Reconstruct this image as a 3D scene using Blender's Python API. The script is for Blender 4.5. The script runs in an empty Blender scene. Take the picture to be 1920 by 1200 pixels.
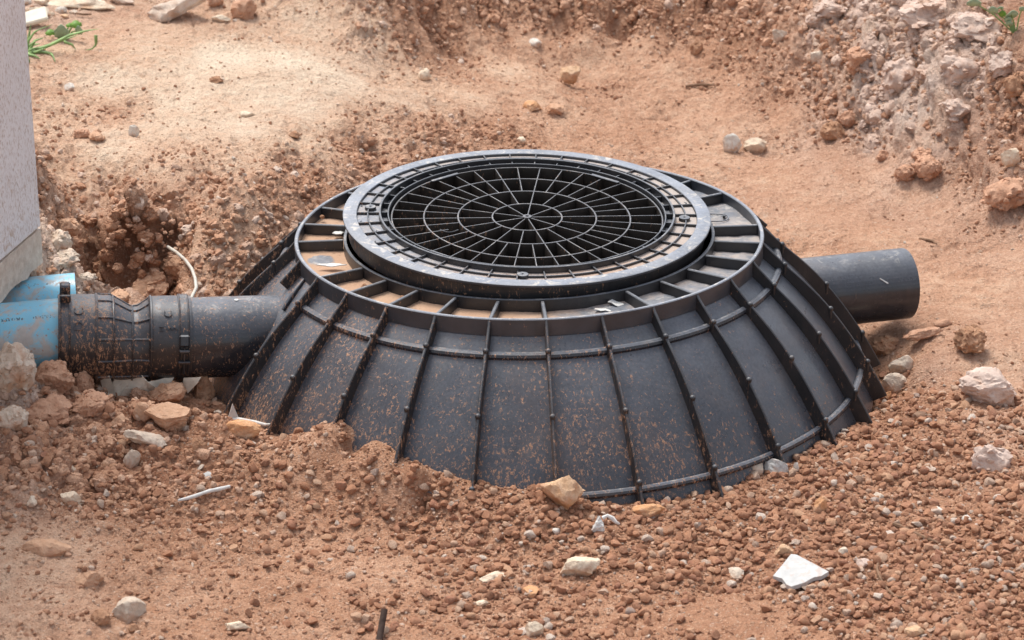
import bpy, bmesh, math, random
import numpy as np
from mathutils import Vector, Matrix, Euler

# ------------------------------------------------------------------ camera, world, sun, exposure
SC = bpy.context.scene
COL = SC.collection
PITCH = math.radians(22.0)
SE, CE = math.sin(PITCH), math.cos(PITCH)
DIST, SPX = 5.0, 995.6                 # metres to the cone's rim, photo pixels per metre there
RIM_Z = 0.25
FWD = Vector((0, CE, -SE)); UPV = Vector((0, SE, CE))
CAM_POS = Vector((0, 0, RIM_Z)) - Vector((1, 0, 0)) * 0.0320 - UPV * 0.1659 - FWD * DIST
cd = bpy.data.cameras.new('camera'); cam = bpy.data.objects.new('camera', cd); COL.objects.link(cam)
cam.location = CAM_POS
cam.rotation_euler = (math.pi / 2 - PITCH, 0, 0)
cd.sensor_width = 36; cd.lens = 36 * DIST * SPX / 1920
cd.clip_start = 0.1; cd.clip_end = 500
cd.dof.use_dof = True; cd.dof.focus_distance = 4.85; cd.dof.aperture_fstop = 9.0
SC.camera = cam

SUN_EL, SUN_AZ = math.radians(63), math.radians(-32)     # azimuth from +Y towards +X
w = bpy.data.worlds.new('World'); SC.world = w; w.use_nodes = True
wn = w.node_tree.nodes; wl = w.node_tree.links
bg = wn['Background']
sky = wn.new('ShaderNodeTexSky'); sky.sky_type = 'NISHITA'; sky.sun_disc = False
sky.sun_elevation = SUN_EL; sky.sun_rotation = SUN_AZ
sky.air_density = 1.0; sky.dust_density = 3.0
hs = wn.new('ShaderNodeHueSaturation'); hs.inputs['Saturation'].default_value = 0.38
wl.new(sky.outputs[0], hs.inputs['Color']); wl.new(hs.outputs[0], bg.inputs[0])
bg.inputs[1].default_value = 0.115
sl = bpy.data.lights.new('sun', 'SUN'); sl.energy = 1.5; sl.angle = math.radians(22); sl.color = (1, .95, .87)
so = bpy.data.objects.new('sun', sl); COL.objects.link(so)
sdir = Vector((math.sin(SUN_AZ) * math.cos(SUN_EL), math.cos(SUN_AZ) * math.cos(SUN_EL), math.sin(SUN_EL)))
so.rotation_euler = sdir.to_track_quat('Z', 'Y').to_euler(); so.location = sdir * 20
SC.view_settings.view_transform = 'Standard'; SC.view_settings.look = 'None'
SC.view_settings.exposure = 0.98; SC.view_settings.gamma = 1
SC.view_settings.use_curve_mapping = False

R = random.Random(7)
NR = np.random.default_rng(7)
TAU = 2 * math.pi
rad = math.radians

# ------------------------------------------------------------------ rays
def ray(px, py):
    u = (px - 960) / (DIST * SPX); v = (600 - py) / (DIST * SPX)
    return FWD + Vector((u, 0, 0)) + UPV * v
def at_z(px, py, z):
    d = ray(px, py); t = (z - CAM_POS.z) / d.z; return CAM_POS + d * t
def at_y(px, py, y):
    d = ray(px, py); t = (y - CAM_POS.y) / d.y; return CAM_POS + d * t

# ------------------------------------------------------------------ numpy noise
_perm = np.random.default_rng(3).permutation(4096).astype(np.int64)
_rnd = np.random.default_rng(4).random((4096, 3))
def hsh(i, j, s):
    return _perm[(_perm[(i + s * 131) & 4095] + j * 57 + s * 17) & 4095]
def perlin(x, y, s=0):
    i = np.floor(x).astype(np.int64); j = np.floor(y).astype(np.int64)
    fx = x - i; fy = y - j
    u = fx * fx * fx * (fx * (fx * 6 - 15) + 10); v = fy * fy * fy * (fy * (fy * 6 - 15) + 10)
    def g(a, b):
        t = _rnd[hsh(i + a, j + b, s), 0] * TAU
        return np.cos(t) * (fx - a) + np.sin(t) * (fy - b)
    a = g(0, 0); b = g(1, 0); c = g(0, 1); d = g(1, 1)
    return ((a + (b - a) * u) * (1 - v) + (c + (d - c) * u) * v) * 1.4
def fbm(x, y, f, o, s=0, gain=.5, billow=False):
    t = 0; a = 1; n = 0
    for k in range(o):
        p = perlin(x * f, y * f, s + k)
        t = t + a * ((np.abs(p) * 2 - .6) if billow else p); n += a
        a *= gain; f *= 2.03
    return t / n
def domes(x, y, f, s=0, keep=.7):
    """rounded lumps on a jittered lattice: 0..1 height"""
    X = x * f; Y = y * f
    i = np.floor(X).astype(np.int64); j = np.floor(Y).astype(np.int64)
    out = np.zeros_like(X)
    for a in (-1, 0, 1):
        for b in (-1, 0, 1):
            h = hsh(i + a, j + b, s)
            r = _rnd[h]
            rr = .30 + .42 * _rnd[(h * 7 + 5) & 4095, 1]
            d2 = ((i + a + r[..., 0] - X) ** 2 + (j + b + r[..., 1] - Y) ** 2) / (rr * rr)
            hh = np.where(_rnd[(h * 3 + 1) & 4095, 0] < keep, rr * np.sqrt(np.clip(1 - d2, 0, 1)), 0)
            out = np.maximum(out, hh)
    return out

# ------------------------------------------------------------------ node materials
class NB:
    def __init__(s, name):
        s.m = bpy.data.materials.new(name); s.m.use_nodes = True
        s.t = s.m.node_tree; s.n = s.t.nodes; s.l = s.t.links
        s.b = s.n['Principled BSDF']
        s.tc = s.n.new('ShaderNodeTexCoord')
    def link(s, a, b): s.l.new(a, b)
    def setin(s, sock, v):
        if hasattr(v, 'is_output') or hasattr(v, 'links'): s.l.new(v, sock)
        else: sock.default_value = v
    def noise(s, scale, detail=4, rough=.55, dist=0, vec=None, out=0):
        n = s.n.new('ShaderNodeTexNoise'); n.inputs['Scale'].default_value = scale
        n.inputs['Detail'].default_value = detail; n.inputs['Roughness'].default_value = rough
        n.inputs['Distortion'].default_value = dist
        s.l.new(vec if vec is not None else s.tc.outputs['Object'], n.inputs['Vector'])
        return n.outputs[out]
    def vor(s, scale, feature='F1', out=0, vec=None):
        n = s.n.new('ShaderNodeTexVoronoi'); n.feature = feature; n.inputs['Scale'].default_value = scale
        s.l.new(vec if vec is not None else s.tc.outputs['Object'], n.inputs['Vector'])
        return n.outputs[out]
    def ramp(s, fac, stops, interp='LINEAR'):
        n = s.n.new('ShaderNodeValToRGB'); n.color_ramp.interpolation = interp
        e = n.color_ramp.elements
        while len(e) < len(stops): e.new(.5)
        for k, (p, c) in enumerate(stops):
            e[k].position = p
            e[k].color = (c, c, c, 1) if isinstance(c, (int, float)) else (*c, 1)
        s.l.new(fac, n.inputs[0]); return n.outputs[0]
    def mix(s, f, a, b, mode='MIX'):
        n = s.n.new('ShaderNodeMix'); n.data_type = 'RGBA'; n.blend_type = mode
        s.setin(n.inputs[0], f)
        for k, v in ((6, a), (7, b)):
            if isinstance(v, tuple) and len(v) == 3: v = (*v, 1)
            s.setin(n.inputs[k], v)
        return n.outputs[2]
    def math(s, op, a, b=0.0, clamp=False):
        n = s.n.new('ShaderNodeMath'); n.operation = op; n.use_clamp = clamp
        s.setin(n.inputs[0], a); s.setin(n.inputs[1], b); return n.outputs[0]
    def attr(s, name, kind='GEOMETRY'):
        n = s.n.new('ShaderNodeAttribute'); n.attribute_name = name; n.attribute_type = kind
        return n.outputs['Fac']
    def rand(s):
        return s.n.new('ShaderNodeObjectInfo').outputs['Random']
    def mapscale(s, sc, src='Object'):
        n = s.n.new('ShaderNodeMapping'); n.inputs['Scale'].default_value = sc
        s.l.new(s.tc.outputs[src], n.inputs[0]); return n.outputs[0]
    def geo(s, out):
        return s.n.new('ShaderNodeNewGeometry').outputs[out]
    def bump(s, h, strength, dist):
        n = s.n.new('ShaderNodeBump'); n.inputs['Strength'].default_value = strength
        n.inputs['Distance'].default_value = dist
        s.l.new(h, n.inputs['Height']); s.l.new(n.outputs[0], s.b.inputs['Normal'])
    def out(s, col=None, rough=None, spec=None):
        if col is not None:
            if isinstance(col, tuple) and len(col) == 3: col = (*col, 1)
            s.setin(s.b.inputs['Base Color'], col)
        if rough is not None: s.setin(s.b.inputs['Roughness'], rough)
        if spec is not None: s.setin(s.b.inputs['Specular IOR Level'], spec)
        return s.m

DIRT = (.46, .235, .13)
def plastic(name, base=(.0115, .013, .0185), splat=.5, dusty=.3, rough=.34, deck=False):  # dusty scales settled dust, painted sky sheen and worn patches
    """black moulded plastic: thrown mud specks, scuffs, and grey dust with painted sky sheen on what faces up"""
    n = NB(name)
    P = n.geo('Position')
    # the mud was thrown from the front left: more specks there
    sep = n.n.new('ShaderNodeSeparateXYZ'); n.link(P, sep.inputs[0])
    sn = n.n.new('ShaderNodeSeparateXYZ'); n.link(n.geo('True Normal'), sn.inputs[0])
    lft = n.math('MULTIPLY', sep.outputs['X'], -.10)
    frt = n.math('MULTIPLY', sep.outputs['Y'], -.06)
    mp = n.n.new('ShaderNodeMapping'); mp.inputs['Scale'].default_value = (1, 1, .42); n.link(P, mp.inputs[0])
    big = n.noise(5, 3, vec=P)
    fine = n.noise(185, 6, .68, .9, vec=mp.outputs[0])
    v = n.math('ADD', n.math('MULTIPLY', n.math('SUBTRACT', big, .5), .22), fine)
    low = n.ramp(sep.outputs['Z'], [(.0, .055), (.11, 0)])
    v = n.math('ADD', n.math('ADD', n.math('ADD', v, low), lft), n.math('ADD', frt, (splat - .5) * .34))
    grain = n.noise(420, 3, .6, vec=P)
    m1 = n.math('MULTIPLY', n.ramp(v, [(.600, 0), (.665, .95)]), n.ramp(grain, [(.38, .3), (.58, 1)]))
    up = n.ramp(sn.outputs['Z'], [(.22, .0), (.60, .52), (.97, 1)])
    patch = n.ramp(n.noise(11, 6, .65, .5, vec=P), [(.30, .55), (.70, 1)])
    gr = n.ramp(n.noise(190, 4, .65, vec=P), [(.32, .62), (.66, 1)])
    dust_sheen = n.math('MULTIPLY', n.math('MULTIPLY', n.math('MULTIPLY', up, patch), gr), dusty)  # settled dust plus sky sheen painted into the colour, stronger facing up
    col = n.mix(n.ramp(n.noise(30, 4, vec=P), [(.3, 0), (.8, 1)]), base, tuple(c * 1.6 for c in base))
    col = n.mix(dust_sheen, col, n.mix(n.noise(16, 4, vec=P), (.26, .305, .40), (.43, .445, .47)))
    mr = n.n.new('ShaderNodeMapping'); mr.inputs['Scale'].default_value = (1, 1, .10); n.link(P, mr.inputs[0])
    worn = n.math('MULTIPLY', n.math('MULTIPLY', n.ramp(n.noise(42, 6, .68, .8, vec=P), [(.54, 0), (.64, .8)]), n.ramp(sn.outputs['Z'], [(.75, 0), (.97, 1)])), dusty)
    col = n.mix(worn, col, (.56, .52, .47))
    runs = n.math('MULTIPLY', n.ramp(n.noise(34, 4, .6, .3, vec=mr.outputs[0]), [(.52, 0), (.70, .5)]), n.ramp(n.noise(8, 3, vec=P), [(.4, .1), (.65, 1)]))
    col = n.mix(n.math('MULTIPLY', runs, .16), col, (.34, .28, .24))
    smear = n.math('MULTIPLY', n.ramp(n.noise(6.5, 6, .68, .8, vec=mr.outputs[0] if False else P), [(.46, 0), (.66, .55)]), n.ramp(sep.outputs['Z'], [(.0, .75), (.22, .28)]))
    col = n.mix(n.math('MULTIPLY', smear, n.math('MULTIPLY', grain, .75)), col, (.235, .15, .105))
    scuff = n.ramp(n.noise(46, 6, .7, 2.2, vec=P), [(.70, 0), (.78, .55)])
    col = n.mix(n.math('MULTIPLY', scuff, .3), col, (.5, .5, .5))
    col = n.mix(m1, col, n.mix(grain, (.30, .14, .075), (.60, .34, .20)))
    rgh = n.math('ADD', n.ramp(n.noise(24, 4, vec=P), [(.3, rough - .05), (.7, rough + .08)]), n.math('MULTIPLY', n.math('ADD', m1, dust_sheen), .35), True)
    if deck:
        d = n.attr('dust')
        dm = n.math('ADD', d, n.math('MULTIPLY', n.math('SUBTRACT', n.noise(34, 6, .62, .4, vec=P), .5), .8))
        dm = n.ramp(dm, [(.36, 0), (.66, 1)])
        g = n.noise(300, 3, .6, vec=P)
        soil = n.mix(n.attr('tint'), (.47, .45, .43), n.mix(n.noise(18, 5, .6, vec=P), (.46, .26, .155), (.64, .45, .315)))
        soil = n.mix(n.math('MULTIPLY', g, .5), soil, (.27, .17, .12))
        soil = n.mix(n.ramp(n.noise(75, 4, .6, vec=P), [(.62, 0), (.70, .7)]), soil, (.26, .14, .085))
        col = n.mix(dm, col, soil)
        rgh = n.math('ADD', rgh, n.math('MULTIPLY', dm, .5), True)
    n.bump(n.math('ADD', n.math('MULTIPLY', n.noise(260, 3, vec=P), .5), n.math('MULTIPLY', m1, .8)), .22, .002)
    return n.out(col, rgh, .58)

M = {}
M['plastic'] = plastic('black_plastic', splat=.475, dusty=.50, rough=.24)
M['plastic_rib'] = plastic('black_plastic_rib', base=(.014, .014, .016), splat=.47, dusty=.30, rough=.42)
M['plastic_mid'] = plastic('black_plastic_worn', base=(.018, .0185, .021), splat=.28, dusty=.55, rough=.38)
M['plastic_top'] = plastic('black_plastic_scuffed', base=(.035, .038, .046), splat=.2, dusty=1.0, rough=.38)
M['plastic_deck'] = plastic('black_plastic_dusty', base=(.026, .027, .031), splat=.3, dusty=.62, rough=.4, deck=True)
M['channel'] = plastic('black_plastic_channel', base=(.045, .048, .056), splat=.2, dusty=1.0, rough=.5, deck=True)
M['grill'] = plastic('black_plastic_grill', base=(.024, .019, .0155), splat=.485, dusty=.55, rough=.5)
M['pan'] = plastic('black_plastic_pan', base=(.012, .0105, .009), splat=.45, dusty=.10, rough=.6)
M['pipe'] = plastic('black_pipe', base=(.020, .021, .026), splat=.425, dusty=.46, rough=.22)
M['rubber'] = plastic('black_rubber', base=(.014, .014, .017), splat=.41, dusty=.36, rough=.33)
M['steel'] = NB('band_steel'); M['steel'] = (lambda n: (n.b.inputs['Metallic'].__setattr__('default_value', .8), n.out((.09, .09, .10), .35))[1])(M['steel'])

def soil_mat(name='soil'):
    n = NB(name)
    P = n.tc.outputs['Object']
    pale = n.attr('pale'); grey = n.attr('grey'); rd = n.attr('gravel')
    f1 = n.noise(6, 6, .6, .3); f2 = n.noise(38, 6, .65); f3 = n.noise(190, 4, .6)
    t = n.math('ADD', pale, n.math('MULTIPLY', n.math('SUBTRACT', f1, .5), .55))
    t = n.math('ADD', t, n.math('MULTIPLY', n.math('SUBTRACT', f2, .5), .55), True)
    col = n.ramp(t, [(0, (.33, .150, .088)), (.30, (.50, .268, .165)), (.46, (.60, .35, .23)), (.65, (.715, .48, .335)), (1, (.84, .695, .535))])
    col = n.mix(n.math('MULTIPLY', grey, n.ramp(n.noise(14, 5), [(.25, .55), (.6, 1)])), col, n.mix(f2, (.52, .39, .33), (.76, .63, .55)))
    col = n.mix(n.ramp(f3, [(.52, 0), (.68, .55)]), col, (.30, .15, .09))
    col = n.mix(n.ramp(n.noise(230, 3, .6, vec=n.mapscale((1, 1, 1))), [(.57, 0), (.70, .65)]), col, (.78, .60, .46))
    col = n.mix(n.ramp(n.noise(75, 3, .5, 1.0), [(.66, 0), (.72, .55)]), col, (.72, .58, .47))
    h = n.math('ADD', n.math('MULTIPLY', f2, .9), n.math('MULTIPLY', f3, .55))
    h = n.math('ADD', h, n.math('MULTIPLY', n.noise(520, 2), .25))
    n.bump(h, 1.0, .014)
    return n.out(col, .95, .12)
M['soil'] = soil_mat()

def rock_mat(name, a, b, c=None, scale=30, specks=True, grain=.5):
    n = NB(name)
    br = lambda q: tuple(min(.84, x * 1.18) for x in q)
    a, b = br(a), br(b); c = br(c) if c else c
    f = n.noise(scale, 6, .65, .4); g = n.noise(scale * 6, 4, .6)
    col = n.mix(n.ramp(f, [(.32, 0), (.68, 1)]), a, b)
    if c: col = n.mix(n.ramp(n.noise(scale * .45, 4, .6, .6), [(.50, 0), (.62, .85)]), col, c)
    col = n.mix(n.ramp(n.noise(scale * .7, 6, .7, .4), [(.48, 0), (.64, .55)]), col, (.50, .285, .19))
    if specks: col = n.mix(n.ramp(g, [(.55, 0), (.75, grain)]), col, tuple(x * .45 for x in a))
    n.bump(n.math('ADD', f, n.math('MULTIPLY', g, .6)), .75, .006)
    return n.out(col, .9, .2)
M['tan'] = rock_mat('tan_stone', (.50, .31, .18), (.66, .47, .32), (.44, .22, .10))
M['cream'] = rock_mat('cream_stone', (.58, .45, .33), (.74, .62, .49), (.50, .33, .21))
M['orange'] = rock_mat('orange_stone', (.50, .25, .12), (.62, .37, .21), (.68, .50, .34))
M['grey'] = rock_mat('grey_stone', (.44, .36, .29), (.62, .53, .43), (.46, .29, .19))
M['greytop'] = rock_mat('grey_capped_stone', (.40, .40, .40), (.50, .49, .46), (.62, .48, .32), scale=22)
M['pink'] = rock_mat('pinkish_boulder', (.42, .31, .26), (.64, .53, .46), (.50, .36, .28), scale=20)
M['brownclod'] = rock_mat('brown_clod', (.27, .14, .082), (.44, .255, .155), (.52, .32, .20), scale=45)
M['soilclod'] = rock_mat('soil_clod', (.40, .215, .135), (.54, .335, .23), (.33, .165, .10), scale=40)
M['paleclod'] = rock_mat('pale_clod', (.44, .255, .16), (.57, .37, .25), (.38, .20, .12), scale=35)
M['mortar'] = rock_mat('mortar_rubble', (.46, .37, .29), (.62, .53, .44), (.44, .25, .15), scale=28)
M['white'] = rock_mat('white_stone', (.60, .55, .48), (.70, .66, .60), (.58, .44, .33), scale=60, grain=.25)
M['moundclod'] = rock_mat('mound_clod', (.45, .335, .275), (.58, .455, .385), (.40, .28, .22), scale=38)
M['slab'] = rock_mat('brown_slab', (.46, .36, .29), (.62, .52, .43), (.36, .25, .18), scale=26)

def simple(name, col, rough=.5, var=.12, scale=60, bump=.15, dirt=0.0):
    n = NB(name)
    f = n.noise(scale, 5, .6)
    c = n.mix(n.ramp(f, [(.3, 0), (.7, 1)]), tuple(x * (1 - var) for x in col), tuple(min(1, x * (1 + var)) for x in col))
    if dirt:
        c = n.mix(n.ramp(n.noise(scale * .8, 5, .7, .5), [(.52, 0), (.62, dirt)]), c, DIRT)
    n.bump(f, bump, .002)
    return n.out(c, rough, .35)
M['scrap'] = simple('white_scrap', (.66, .66, .64), .5, .08, 60, .3, .25)
M['tile'] = simple('white_tile', (.50, .50, .49), .55, .14, 60, .6, .3)
M['sheet'] = simple('torn_sheet', (.80, .73, .61), .6, .2, 35, .4, .35)
M['cable'] = simple('pale_cable', (.56, .54, .48), .5, .15, 80, .1, .4)
M['twig'] = simple('twig', (.22, .13, .08), .85, .35, 90, .5)
M['rod'] = simple('rusty_rod', (.07, .045, .035), .8, .4, 90, .5)
M['leaf'] = simple('leaf', (.16, .30, .05), .5, .35, 40, .2)
M['leafpale'] = simple('pale_leaf', (.34, .47, .30), .5, .25, 40, .2)
M['blade'] = simple('grass_blade', (.22, .34, .12), .55, .4, 30, .1)
M['board'] = simple('pale_board', (.72, .66, .54), .8, .12, 40, .4)

def pebble_mat(name, stops):
    n = NB(name)
    r = n.rand()
    col = n.ramp(r, [(p_, tuple(min(.8, x * 1.2) for x in c_)) for p_, c_ in stops])
    f = n.noise(2.4, 5, .65); g = n.noise(9, 5, .65)
    col = n.mix(n.ramp(f, [(.35, 0), (.7, .4)]), col, (.52, .31, .20))
    col = n.mix(n.ramp(g, [(.46, 0), (.66, .6)]), col, (.20, .10, .06))
    col = n.mix(n.ramp(n.noise(13, 3), [(.60, 0), (.70, .5)]), col, (.68, .52, .40))
    n.bump(n.math('ADD', f, n.math('MULTIPLY', g, .9)), .7, .0022)
    return n.out(col, .85, .25)
M['pebble'] = pebble_mat('gravel_pebble', [(0, (.20, .088, .05)), (.25, (.31, .142, .078)), (.5, (.38, .185, .105)), (.68, (.28, .122, .075)), (.84, (.46, .27, .165)), (.955, (.42, .34, .28)), (.992, (.55, .49, .43)), (1, (.24, .19, .17))])
M['crumb'] = pebble_mat('soil_crumb', [(0, (.30, .145, .085)), (.4, (.42, .225, .14)), (.7, (.50, .29, .19)), (.9, (.58, .39, .28)), (.988, (.56, .46, .38)), (1, (.58, .53, .46))])
M['crumbpale'] = pebble_mat('pale_soil_crumb', [(0, (.44, .25, .155)), (.4, (.54, .335, .225)), (.75, (.60, .40, .28)), (.96, (.62, .50, .40)), (1, (.60, .55, .48))])

# wall: grey roughcast above, bare cement below
n = NB('roughcast')
sep = n.n.new('ShaderNodeSeparateXYZ'); n.link(n.geo('Position'), sep.inputs[0])
st = n.noise(260, 3, .6, vec=n.mapscale((1, 1, .45)))
colw = n.mix(n.ramp(st, [(.50, 0), (.68, .75)]), (.84, .81, .81), (.46, .34, .28))
colw = n.mix(n.ramp(n.noise(5, 4), [(.4, 0), (.8, .3)]), colw, (.52, .44, .40))
cem = n.mix(n.ramp(n.noise(70, 5, .7), [(.35, 0), (.65, 1)]), (.58, .46, .37), (.74, .63, .53))
spl = n.math('ADD', n.noise(32, 6, .7, .6), n.math('MULTIPLY', n.math('SUBTRACT', .42, sep.outputs['Z']), .32))
colw = n.mix(n.ramp(spl, [(.58, 0), (.68, .65)]), colw, (.50, .33, .22))
edge = n.math('ADD', sep.outputs['Z'], n.math('MULTIPLY', n.noise(12, 4), .03))
colw = n.mix(n.ramp(edge, [(.283, 1), (.292, 0)]), colw, cem)
n.bump(n.math('ADD', st, n.noise(60, 4)), .5, .003)
M['roughcast'] = n.out(colw, .92, .15)

# blue pvc with cement dirt and a line of faded print
def blue(name, pr):
    n = NB(name)
    P = n.tc.outputs['Object']
    sep = n.n.new('ShaderNodeSeparateXYZ'); n.link(P, sep.inputs[0])
    c = n.mix(n.noise(20, 3), (.20, .54, .74), (.26, .61, .79))
    ang = n.math('ARCTAN2', sep.outputs['Y'], sep.outputs['Z'])     # local axis along X
    band = n.math('LESS_THAN', n.math('ABSOLUTE', n.math('SUBTRACT', ang, pr)), .045)
    ink = n.math('GREATER_THAN', n.noise(420, 1, .5, vec=n.mapscale((1, .25, .25))), .53)
    word = n.math('GREATER_THAN', n.noise(38, 0, vec=n.mapscale((1, .02, .02))), .44)
    c = n.mix(n.math('MULTIPLY', n.math('MULTIPLY', band, ink), n.math('MULTIPLY', word, .75)), c, (.03, .04, .06))
    low = n.math('MULTIPLY', sep.outputs['Z'], -1.0)
    d = n.math('ADD', n.noise(26, 6, .68, .5), low)
    c = n.mix(n.ramp(d, [(.42, 0), (.54, .9)]), c, n.mix(n.noise(120, 4), (.42, .37, .34), (.62, .54, .47)))
    c = n.mix(n.ramp(n.noise(110, 4, .6), [(.62, 0), (.68, .9)]), c, (.42, .25, .17))
    n.bump(n.noise(120, 4), .2, .002)
    return n.out(c, n.ramp(d, [(.48, .32), (.58, .8)]), .45)
M['blue'] = blue('blue_pvc', -.62); M['blue2'] = blue('blue_pvc_short', -.35)

# ------------------------------------------------------------------ mesh helpers
def new_mesh(name, verts, faces, mat=None, smooth=False):
    me = bpy.data.meshes.new(name)
    me.from_pydata([tuple(v) for v in verts], [], faces); me.update()
    if mat is not None: me.materials.append(mat)
    if smooth: me.shade_smooth()
    return me
def obj(name, me, parent=None, loc=None, rot=None):
    o = bpy.data.objects.new(name, me); COL.objects.link(o)
    if parent is not None: o.parent = parent
    if loc is not None: o.location = loc
    if rot is not None: o.rotation_euler = rot
    return o
def tag(o, label, cat, group=None, kind=None):
    if label: o['label'] = label
    if cat: o['category'] = cat
    if group: o['group'] = group
    if kind: o['kind'] = kind
    return o
def thing(name, label, cat, loc=(0, 0, 0), rot=(0, 0, 0), group=None):
    return tag(obj(name, None, None, loc, rot), label, cat, group)
def sharp(me, ang=35):
    me.shade_smooth()
    me.set_sharp_from_angle(angle=rad(ang))
    return me

def lathe(name, prof, mat, n=128, a0=0.0, a1=TAU, closed=True, ang=35):
    """turn a profile of (r, z) about Z; closed joins the profile's ends"""
    full = abs(a1 - a0 - TAU) < 1e-6
    m = n if full else n + 1
    k = len(prof); vs = []; fs = []
    for i in range(m):
        a = a0 + (a1 - a0) * i / n
        ca, sa = math.cos(a), math.sin(a)
        vs += [(r * ca, r * sa, z) for r, z in prof]
    for i in range(n):
        i2 = (i + 1) % m
        for j in range(k if closed else k - 1):
            j2 = (j + 1) % k
            fs.append((i * k + j, i2 * k + j, i2 * k + j2, i * k + j2))
    if not full and closed:
        fs.append(tuple(range(k))[::-1]); fs.append(tuple(n * k + j for j in range(k)))
    me = new_mesh(name, vs, fs, mat)
    bm = bmesh.new(); bm.from_mesh(me); bmesh.ops.recalc_face_normals(bm, faces=bm.faces); bm.to_mesh(me); bm.free()
    return sharp(me, ang)
def rect(r0, r1, z0, z1, bev=.0008):
    b = min(bev, (r1 - r0) * .4, (z1 - z0) * .4)
    return [(r0, z0), (r1, z0), (r1, z1 - b), (r1 - b, z1), (r0 + b, z1), (r0, z1 - b)]
def tube_ring(r, z, t, k=10):
    return [(r + t * math.cos(TAU * i / k), z + t * math.sin(TAU * i / k)) for i in range(k)]
def strip_prism(name, pts_in, pts_out, half, mat):
    """plate in the (r, z) plane between two polylines, thickness along Y; bevelled outer edge"""
    n = len(pts_in); vs = []; fs = []
    for (a, b) in zip(pts_in, pts_out):
        a = Vector(a); b = Vector(b); d = (b - a); L = d.length
        c = b - d * min(.25, .0015 / max(L, .002))
        vs += [(a.x, -half * 1.15, a.y), (c.x, -half, c.y), (b.x, -half * .45, b.y), (b.x, half * .45, b.y), (c.x, half, c.y), (a.x, half * 1.15, a.y)]
    for i in range(n - 1):
        for j in range(5):
            fs.append((i * 6 + j, i * 6 + j + 1, (i + 1) * 6 + j + 1, (i + 1) * 6 + j))
    fs.append((0, 1, 2, 3, 4, 5)[::-1]); fs.append(tuple((n - 1) * 6 + j for j in range(6)))
    me = new_mesh(name, vs, fs, mat)
    bm = bmesh.new(); bm.from_mesh(me); bmesh.ops.recalc_face_normals(bm, faces=bm.faces); bm.to_mesh(me); bm.free()
    return sharp(me, 30)
def box_me(name, sx, sy, sz, mat, bev=.001, off=(0, 0, 0)):
    bm = bmesh.new(); bmesh.ops.create_cube(bm, size=1)
    for v in bm.verts: v.co = Vector((v.co.x * sx + off[0], v.co.y * sy + off[1], v.co.z * sz + off[2]))
    if bev: bmesh.ops.bevel(bm, geom=list(bm.edges), offset=bev, segments=1, affect='EDGES')
    me = bpy.data.meshes.new(name); bm.to_mesh(me); bm.free(); me.materials.append(mat)
    return sharp(me, 30)
def tube(name, pts, rads, mat, k=8, cap=True):
    """round tube through points"""
    pts = [Vector(p) for p in pts]; m = len(pts)
    if not hasattr(rads, '__len__'): rads = [rads] * m
    vs = []; fs = []; up = Vector((0, 0, 1))
    t0 = (pts[1] - pts[0]).normalized()
    if abs(t0.z) > .9: up = Vector((0, 1, 0))
    for i, p in enumerate(pts):
        t = (pts[min(i + 1, m - 1)] - pts[max(i - 1, 0)]).normalized()
        s = t.cross(up).normalized(); u = s.cross(t)
        for j in range(k):
            a = TAU * j / k
            vs.append(p + (s * math.cos(a) + u * math.sin(a)) * rads[i])
    for i in range(m - 1):
        for j in range(k):
            fs.append((i * k + j, i * k + (j + 1) % k, (i + 1) * k + (j + 1) % k, (i + 1) * k + j))
    if cap: fs.append(tuple(range(k))[::-1]); fs.append(tuple((m - 1) * k + j for j in range(k)))
    me = new_mesh(name, vs, fs, mat); me.shade_smooth(); me.set_sharp_from_angle(angle=rad(50))
    return me

_ico = {}
def ico(sub):
    if sub not in _ico:
        bm = bmesh.new(); bmesh.ops.create_icosphere(bm, subdivisions=sub, radius=1)
        v = np.array([x.co[:] for x in bm.verts]); f = [tuple(a.index for a in q.verts) for q in bm.faces]; bm.free()
        _ico[sub] = (v, f)
    v, f = _ico[sub]; return v.copy(), f
def n3(v, f, s):
    """cheap 3D-ish noise from three planes"""
    return (perlin(v[:, 0] * f + 9.1, v[:, 1] * f + v[:, 2] * f * .7 + 3.3, s) + perlin(v[:, 1] * f + 1.7, v[:, 2] * f - v[:, 0] * f * .6 + 5.1, s + 1)
            + perlin(v[:, 2] * f + 4.4, v[:, 0] * f + v[:, 1] * f * .5 + 2.2, s + 2)) / 2
def rock_verts(seed, sub=4, cuts=9, lump=.0, rough=.05, cutd=(.55, .85)):
    rg = np.random.default_rng(seed)
    v, f = ico(sub)
    for _ in range(cuts):
        d = rg.normal(size=3); d /= np.linalg.norm(d)
        h = rg.uniform(*cutd); s = v @ d
        v -= np.outer(np.clip(s - h, 0, None) * .96, d)
    nrm = v / np.linalg.norm(v, axis=1)[:, None]
    sd = int(seed) % 200
    if lump:
        v += nrm * (np.abs(n3(v, 1.7, sd)) * 1.3 - .3)[:, None] * lump * .7
        v += nrm * (np.abs(n3(v, 5.2, sd + 3)) - .2)[:, None] * lump * .62
        v += nrm * (np.abs(n3(v, 12., sd + 6)) - .2)[:, None] * lump * .45
    v += nrm * n3(v, 3.1, sd + 9)[:, None] * rough * 1.4 + nrm * n3(v, 8.3, sd + 12)[:, None] * rough
    v += nrm * n3(v, 19., sd + 15)[:, None] * rough * .5
    return v, f

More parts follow.
